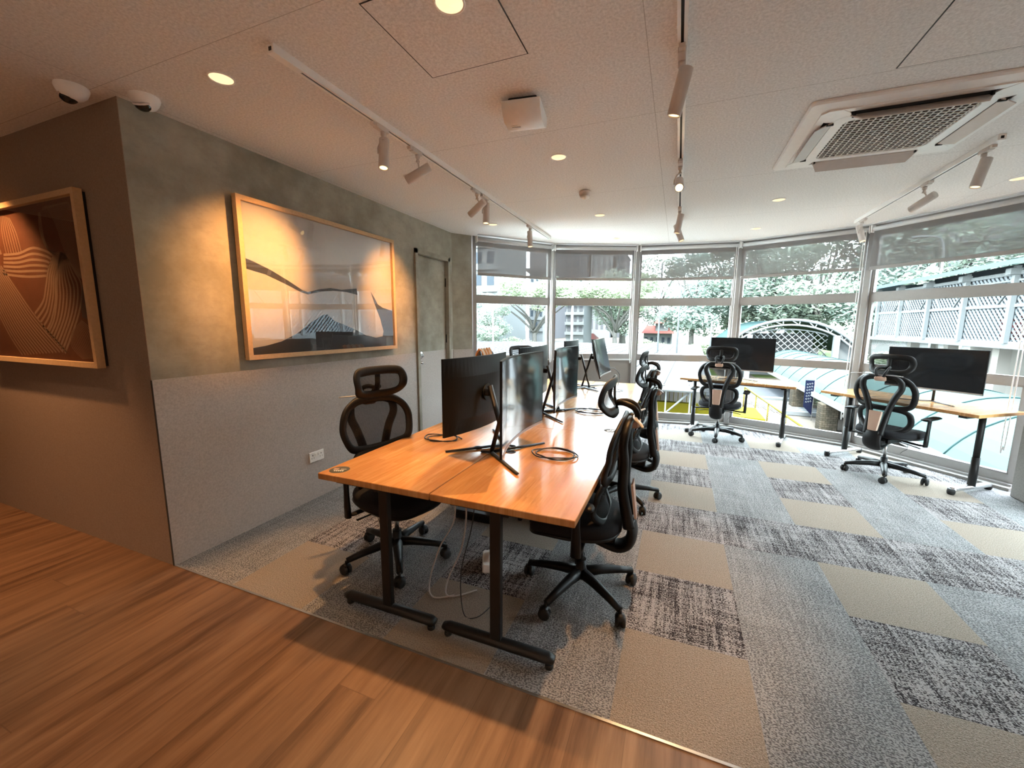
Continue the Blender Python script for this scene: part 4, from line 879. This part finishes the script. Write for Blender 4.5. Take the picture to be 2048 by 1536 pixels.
# yellow stair railing with louvred infill
t = thing('stair_railing', 'yellow sloping stair railing with fine louvres outside the middle window desk', 'railing')
P0 = Vector((2.45, 17.2, -.72)); P1 = Vector((3.35, 11.8, -1.16))
def rp_(f, dz=0): v = P0.lerp(P1, f); return (v.x, v.y, v.z+dz)
MB().tube([rp_(0), rp_(1)], .028, 6).build('top_rail', M['yellow'], t); MB().tube([rp_(0, -.75), rp_(1, -.75)], .025, 6).build('bottom_rail', M['yellow'], t)
for f in (.0, .22, .42, .66, .86, 1.0): MB().tube([rp_(f), rp_(f, -.95)], .026, 6).build('rail_post', M['yellow'], t)
for k in range(13): MB().tube([rp_(0, -.06-k*.054), rp_(1, -.06-k*.054)], .007, 4).build('louvre', M['sand'], t)
t = thing('planter_wall', 'bright yellow low wall outside below the middle windows', 'wall', (0, 0, 0)); MB().box(-2.2, 1.1, 14.0, 14.25, GZ, -.93).build('wall_face', M['yellowd'], t)
t = thing('planter_wall', 'bright yellow raised bed beside the sloping stair railing', 'wall', (0, 0, 0)); MB().prism([(1.3, 13.6), (2.5, 13.4), (2.5, 15.2), (1.3, 15.2)], GZ, -1.12).build('wall_face', M['yellowd'], t)
t = thing('steel_gate_frame', 'white steel frame with diagonal brace standing before the yellow wall', 'gate')
MB().box(-.75, .50, 12.97, 13.03, -.42, -.36).build('top_bar', M['steelw'], t)
for x in (-.75, -.22, .45): MB().box(x-.02, x+.02, 12.98, 13.02, GZ, -.40).build('upright', M['steelw'], t)
MB().tube([(.42, 13, -.42), (-.24, 13, -1.12)], .03, 6).build('diagonal_brace', M['steelw'], t)
t = thing('garden_fence', 'pale yellow picket fence behind the white steel gate frame', 'fence')
for i in range(14): MB().box(-.9+i*.15-.012, -.9+i*.15+.012, 16.0, 16.03, GZ, -.55).build('picket', M['yellow'], t)
for z in (-.62, -1.3): MB().box(-.95, 1.15, 15.98, 16.05, z-.02, z+.02).build('fence_rail', M['steelw'], t)
for i in range(6):
    tag(MB().box(-1.0, 1.0, -.16, .16, 0, .16).build('garden_step', M['hdb'], loc=(4.3+.2*i, 22.6-.45*i, GZ)), 'pale stone step on the pink paving between railing and piers', 'step', 'garden steps')

# ------------------------------------------------------------------ buildings
def windows_on(t, x0, x1, y, z0, z1, nx, nz, mat='winblue', hh=.55, wf=.55):
    first = None
    for i in range(nx):
        for j in range(nz):
            cx = x0+(x1-x0)*(i+.5)/nx; cz = z0+(z1-z0)*(j+.5)/nz; w_ = (x1-x0)/nx*wf/2; h_ = (z1-z0)/nz*hh/2
            if first is None: first = MB().box(-w_, w_, -.06, .02, -h_, h_).build('window', M[mat], t); o = first
            else: o = first.copy(); COL.objects.link(o); o.parent = t
            o.location = (cx, y, cz)
def block(name, lab, x0, x1, y, dp, z1, nx, nz, mat='hdb', rot=0, band=True, wm='winblue', hh=.5, wf=.55, z0=GZ):
    c = ((x0+x1)/2, y); t = thing(name, lab, 'building', (c[0], c[1], 0), rot); a = (x1-x0)/2
    MB().box(-a, a, 0, dp, z0, z1).build('wall', M[mat], t)
    windows_on(t, -a, a, 0, z0+2.5, z1, nx, nz, wm, hh, wf)
    if band:
        for j in range(nz+1):
            z = z0+2.5+(z1-z0-2.5)*j/nz; MB().box(-a-.1, a+.1, -.35, 0, z-.18, z+.25).build('balcony_slab', M['hdb'], t)
    MB().box(-a-.3, a+.3, -.4, dp+.3, z1, z1+.4).build('roof_parapet', M['hdb'], t)
    return t
block('apartment_block', 'white apartment block with banded balconies behind the leftmost window', -37, -22.6, 50, 14, 17.5, 8, 6, rot=R(4))
for i, (x, y, z) in enumerate(((-30, 70, 13.6), (-27.9, 84, 12.4))):
    t = block('apartment_block', ('white stepped apartment block with pitched roof just right of the banded block', 'lower white apartment block with pitched roof next to the grey tower')[i], x-1.9, x+1.0, y, 10, z, 3, 5, rot=R(10))
    MB().prism([(-2.4, -.8), (2.4, -.8), (2.4, 9), (-2.4, 9)], z+.4, z+.9).build('roof_eave', M['hdbg'], t)
block('tower_block', 'grey high-rise block seen through the top of the leftmost blind', -37.5, -31.5, 105, 16, 24, 1, 10, 'hdbg', band=False, hh=.12, wf=.1)
block('tower_block', 'wide grey high-rise block behind the second blind', -33.5, -26.5, 126, 18, 29, 6, 11, 'hdbg', band=False)
block('tower_block', 'pale high-rise slab with vertical recesses behind the second blind', -25.6, -19.3, 127, 14, 27.5, 4, 1, 'hdb', band=False, wm='hdbg', hh=1.0, wf=.5)
block('tower_block', 'smallest grey high-rise at the right of the second blind', -18.4, -15.9, 129, 14, 22.5, 2, 8, 'hdbg', band=False)
block('apartment_block', 'pale grey tall block glimpsed through trees behind the right-hand blind', 20.5, 34, 60, 14, 26, 3, 5, 'hdb', rot=R(-25), wf=.2, hh=.3)
block('small_house', 'small white house with balconies between the tree trunks of the second window', -15.3, -12.7, 59, 6, 4.6, 3, 3, wm='hdbg')
t = thing('red_roofed_house', 'distant house with stepped red tiled roofs behind the middle window', 'house', (-2.9, 75, GZ))
MB().box(-2.6, 2.0, 0, 6, 0, 2.4).build('wall', M['hdb'], t); windows_on(t, -2.6, 2.0, 0, .3, 2.2, 5, 1, 'winblue', .5, .5)
def gable(x0, x1, z0, z1, nm, y0=-.8, y1=6.5): 
    q = MB(); q.add([(x0, y0, z0), (x1, y0, z0), (x1, y1, z0), (x0, y1, z0), (x0+.6, (y0+y1)/2, z1), (x1-.6, (y0+y1)/2, z1)], [(0, 1, 5, 4), (1, 2, 5), (2, 3, 4, 5), (3, 0, 4), (3, 2, 1, 0)]); q.build(nm, M['redroof'], t)
gable(-3.0, 2.4, 2.4, 3.7, 'tiled_roof'); MB().box(-.7, 1.3, .3, 4, 2.6, 4.2).build('upper_wall', M['hdb'], t); gable(-1.0, 1.6, 4.1, 5.1, 'tiled_roof', -.2, 5)
t = thing('red_roofed_house', 'tiny red roofed pavilion seen between tree trunks in the second window', 'house', (-14.0, 66, GZ)); MB().box(-1.4, 1.4, 0, 3, 0, 1.5).build('wall', M['hdb'], t); gable(-1.8, 1.8, 1.5, 2.4, 'tiled_roof', -.4, 3.4)

# mesh screened building on the right
t = thing('mesh_screened_building', 'pale blue-white building wrapped in diagonal metal mesh filling the right-hand window', 'building')
X0 = 10.0; yN, yF = -4.0, 28.3
MB().box(X0, X0+.012, yN, yF, 1.04, 3.25).build('mesh_screen', M['lattice'], t)
MB().box(X0, X0+8, yF+.02, yF+.25, 1.0, 3.75).build('end_wall', M['steelb'], t); MB().box(X0+2.2, X0+8, yN, yF, 1.0, 4.0).build('inner_wall', M['inner'], t)
MB().box(X0-.1, X0+8, yN, yF+.4, .86, 1.02).build('floor_slab', M['hdb'], t)
q = MB(); q.add([(X0-.7, yN, 3.45), (X0-.7, yF+.6, 3.45), (X0+3.5, yF+.6, 4.35), (X0+3.5, yN, 4.35), (X0-.7, yN, 3.60), (X0-.7, yF+.6, 3.60), (X0+3.5, yF+.6, 4.5), (X0+3.5, yN, 4.5)], [(0, 1, 2, 3), (7, 6, 5, 4), (0, 4, 5, 1), (1, 5, 6, 2), (2, 6, 7, 3), (3, 7, 4, 0)]); q.build('sloping_roof', M['steelb'], t)
for z, r_ in ((2.25, .05), (3.28, .06), (1.04, .06), (3.05, .03)): MB().box(X0-.06, X0-.012, yN, yF, z-r_, z+r_).build('screen_rail', M['steelw'], t)
for i in range(14):
    y = yN+.8+i*2.4
    MB().box(X0-.16, X0-.03, y-.07, y+.07, 1.04, 3.5).build('screen_post', M['steelw'], t)
    MB().box(X0-.30, X0-.02, y-.12, y+.12, 3.22, 3.42).build('post_bracket', M['steelw'], t)
    for s_ in (-1, 1): MB().tube([(X0-.02, y, 3.2), (X0-.02, y+s_*.75, 2.3)], .028, 4).build('brace', M['steelw'], t)
for i in range(9): MB().box(X0+1.0, X0+1.35, 2+i*3.1, 2.35+i*3.1, GZ, .86).build('column', M['conc'], t)
MB().box(X0+4, X0+8, yN, yF, GZ, .86).build('ground_floor_wall', M['conc'], t)
for i, (y, z) in enumerate(((19.2, 1.45), (14.8, 1.40))):
    q = MB(); [q.tube([(X0+.6, y-.6+k*.18, z-.3), (X0+.6, y-.45+k*.18, z+.25+.12*(k % 3))], .05, 4) for k in range(8)]; q.build('red_sign', M['orange'], t)

# lamp posts and flag poles
def lamp_post(x, y, h, lab, arm=1.2, s_=1):
    t = thing('street_lamp', lab, 'street lamp', (x, y, GZ), 0, 'street lamps')
    MB().tube(spline([(0, 0, 0), (0, 0, h*.6), (0, 0, h*.88), (s_*.25*arm, 0, h*.98), (s_*arm, 0, h)], 5), .055, 6).build('pole', M['steelw'], t); MB().box(min(s_*arm, s_*(arm+.5)), max(s_*arm, s_*(arm+.5)), -.1, .1, h-.05, h+.05).build('lamp_head', M['steelw'], t)
lamp_post(-11.7, 25.5, 5.4, 'pale street lamp with curved arm seen in the leftmost window', 1.3)
lamp_post(-6.6, 27.2, 6.8, 'taller pale street lamp with curved arm seen in the second window', 1.0)
lamp_post(-8.1, 33, 5.5, 'thin pale street lamp near the small white house', .6)
lamp_post(14.0, 32, 9.0, 'pale street lamp showing through the right-hand blind', 1.0, -1)
for x, y, h, lab in ((-1.15, 28, 7.5, 'left of the two tall white flagpoles behind the middle window'), (.0, 28, 7.5, 'right of the two tall white flagpoles behind the middle window'), (1.9, 28, 3.9, 'short white pole standing beside the hedge behind the middle window')):
    tag(MB().lathe([(.06, 0), (.05, h), (.08, h+.05), (.001, h+.15)], 8).build('flagpole', M['steelw'], loc=(x, y, GZ)), lab, 'pole', 'flagpoles')

# ------------------------------------------------------------------ trees
def leaf_cloud(seed, blobs, n, size):
    rnd = random.Random(seed); q = MB()
    for i in range(n):
        bx, by, bz, br = blobs[rnd.randrange(len(blobs))]
        while True:
            p = Vector((rnd.uniform(-1, 1), rnd.uniform(-1, 1), rnd.uniform(-1, 1)))
            if .35 < p.length < 1: break
        p = Vector((bx+p.x*br, by+p.y*br, bz+p.z*br*.62)); s_ = size*rnd.uniform(.6, 1.3)
        a = Vector((rnd.uniform(-1, 1), rnd.uniform(-1, 1), rnd.uniform(-.5, .5))).normalized(); b = a.cross(Vector((rnd.uniform(-.6, .6), rnd.uniform(-.6, .6), 1))).normalized()
        k = len(q.v); q.v += [tuple(p-a*s_), tuple(p+b*s_*.5), tuple(p+a*s_), tuple(p-b*s_*.5)]; q.f.append((k, k+1, k+2, k+3)); q.mi.append(0); q.sm.append(False)
    return q
def branches(seed, h, spread, n, r0):
    rnd = random.Random(seed); q = MB(); q.tube(spline([(0, 0, 0), (.15, 0, h*.25), (0, .1, h*.45)], 3), [r0*(1-.4*i/6) for i in range(7)], 8)
    for i in range(n):
        a = 2*math.pi*i/n+rnd.uniform(-.3, .3); s_ = spread*rnd.uniform(.6, 1); z0 = h*rnd.uniform(.28, .45)
        p = spline([(0, 0, z0), (s_*.35*math.cos(a), s_*.35*math.sin(a), z0+h*.2), (s_*math.cos(a), s_*math.sin(a), h*rnd.uniform(.7, .9))], 3)
        q.tube(p, [r0*.55*(1-.8*k/(len(p)-1)) for k in range(len(p))], 6)
    return q
def make_tree(seed, kind, leaf, n=5200, size=.22):
    rnd = random.Random(seed); t = thing('tree', '', 'tree')
    if kind == 'rain': blobs = [(rnd.uniform(-5.5, 5.5), rnd.uniform(-3, 3), 7.6+rnd.uniform(-1.0, 1.0), rnd.uniform(1.4, 2.3)) for _ in range(16)]; br = branches(seed, 8.0, 5.5, 9, .36)
    elif kind == 'tall': blobs = [(rnd.uniform(-3.2, 3.2), rnd.uniform(-2.5, 2.5), rnd.uniform(3.5, 12.0), rnd.uniform(1.4, 2.4)) for _ in range(20)]; br = branches(seed, 12, 3.0, 10, .32)
    else: blobs = [(rnd.uniform(-2.2, 2.2), rnd.uniform(-1, 1), rnd.uniform(.6, 2.2), rnd.uniform(.8, 1.2)) for _ in range(9)]; br = branches(seed, 2.4, 1.5, 6, .08)
    leaf_cloud(seed+9, blobs, n, size).build('foliage', M[leaf], t); br.build('trunk', M['bark'], t); return t
P = {'rainA': make_tree(3, 'rain', 'leafC', 6500, .24), 'tallA': make_tree(5, 'tall', 'leafA', 7500, .24), 'tallB': make_tree(8, 'tall', 'leafB', 7500, .24), 'bush': make_tree(12, 'bush', 'leafC', 2600, .13)}
used = set()
def put(kind, x, y, s_, rot, lab, g, z=GZ):
    o = P[kind] if kind not in used else copy_tree(P[kind]); used.add(kind)
    o.location = (x, y, z); o.scale = (s_, s_, s_); o.rotation_euler = (0, 0, R(rot)); o['label'] = lab; o['group'] = g
TG = 'trees across the road'
put('rainA', -16.2, 47, .98, 10, 'spreading bright green rain tree forking behind the first mullion', TG)
put('rainA', -6.9, 50, 1.0, 120, 'spreading bright green rain tree behind the second window', TG)
put('rainA', -7.9, 67.5, 1.05, 200, 'bright spreading tree farther back between the first two windows', TG)
put('tallB', -21.0, 44, .62, 40, 'dark bushy tree beside the banded apartment block', TG)
put('tallA', -18.8, 41, .50, 80, 'lower green tree at the left of the leftmost window', TG)
put('tallA', -8.6, 68, .95, 30, 'dense green tree behind the mullion left of the red roofed house', TG)
put('tallB', 1.6, 52, .98, 150, 'dark green tree right of the flagpoles', TG)
put('tallA', 5.5, 54, 1.15, 260, 'tall green tree behind the mullion left of the lattice arch', TG)
put('tallB', 9.4, 52, 1.15, 10, 'tall dark green tree above the lattice arch', TG)
put('tallA', 13.0, 50, 1.10, 60, 'tall green tree right above the arched canopy', TG)
put('tallB', 16.6, 48, 1.15, 110, 'dark green tree behind the tallest mullion on the right', TG)
put('tallA', 20.5, 46, 1.10, 190, 'green tree above the far end of the mesh building', TG)
put('tallB', 25.5, 40, 1.25, 300, 'tall dark tree seen through the right-hand blind', TG)
put('tallA', 24.5, 30, 1.10, 20, 'tall green tree at the far right of the right-hand blind', TG)
put('tallB', 1.9, 70, .85, 70, 'dark tree farther back behind the flagpoles', TG)
put('tallA', 8.0, 66, 1.15, 340, 'green tree in the second row above the arched canopy', TG)
put('tallB', 13.5, 64, 1.15, 210, 'dark tree in the second row right of the arched canopy', TG)
put('tallA', -4.2, 90, 1.35, 15, 'tall green tree rising behind the red roofed house', TG)
put('tallB', 2.6, 92, 1.35, 75, 'dark tree in the distance between the two tall flagpoles', TG)
HG = 'bright shrubs'
put('bush', -2.6, 46.5, .95, 0, 'bright shrub beyond the white roof, left of the flagpoles', HG)
put('bush', .3, 46.0, .9, 60, 'bright shrub beyond the white roof, behind the flagpoles', HG)
put('bush', 2.6, 45.5, .95, 130, 'bright shrub beyond the right end of the white roof', HG)
put('bush', -16.5, 43, 1.0, 20, 'bright shrub low in the leftmost window', HG)
put('bush', 12.3, 31.5, 1.05, 90, 'leafy shrub right of the lattice screen posts', HG)
put('bush', 14.2, 31.0, 1.1, 200, 'leafy shrub at the foot of the far mesh building end', HG)
put('bush', 7.2, 22.9, .42, 20, 'clipped shrub right of the nearer stone pier', HG)
put('bush', 8.0, 21.4, .40, 150, 'small shrub under the long teal canopy', HG)
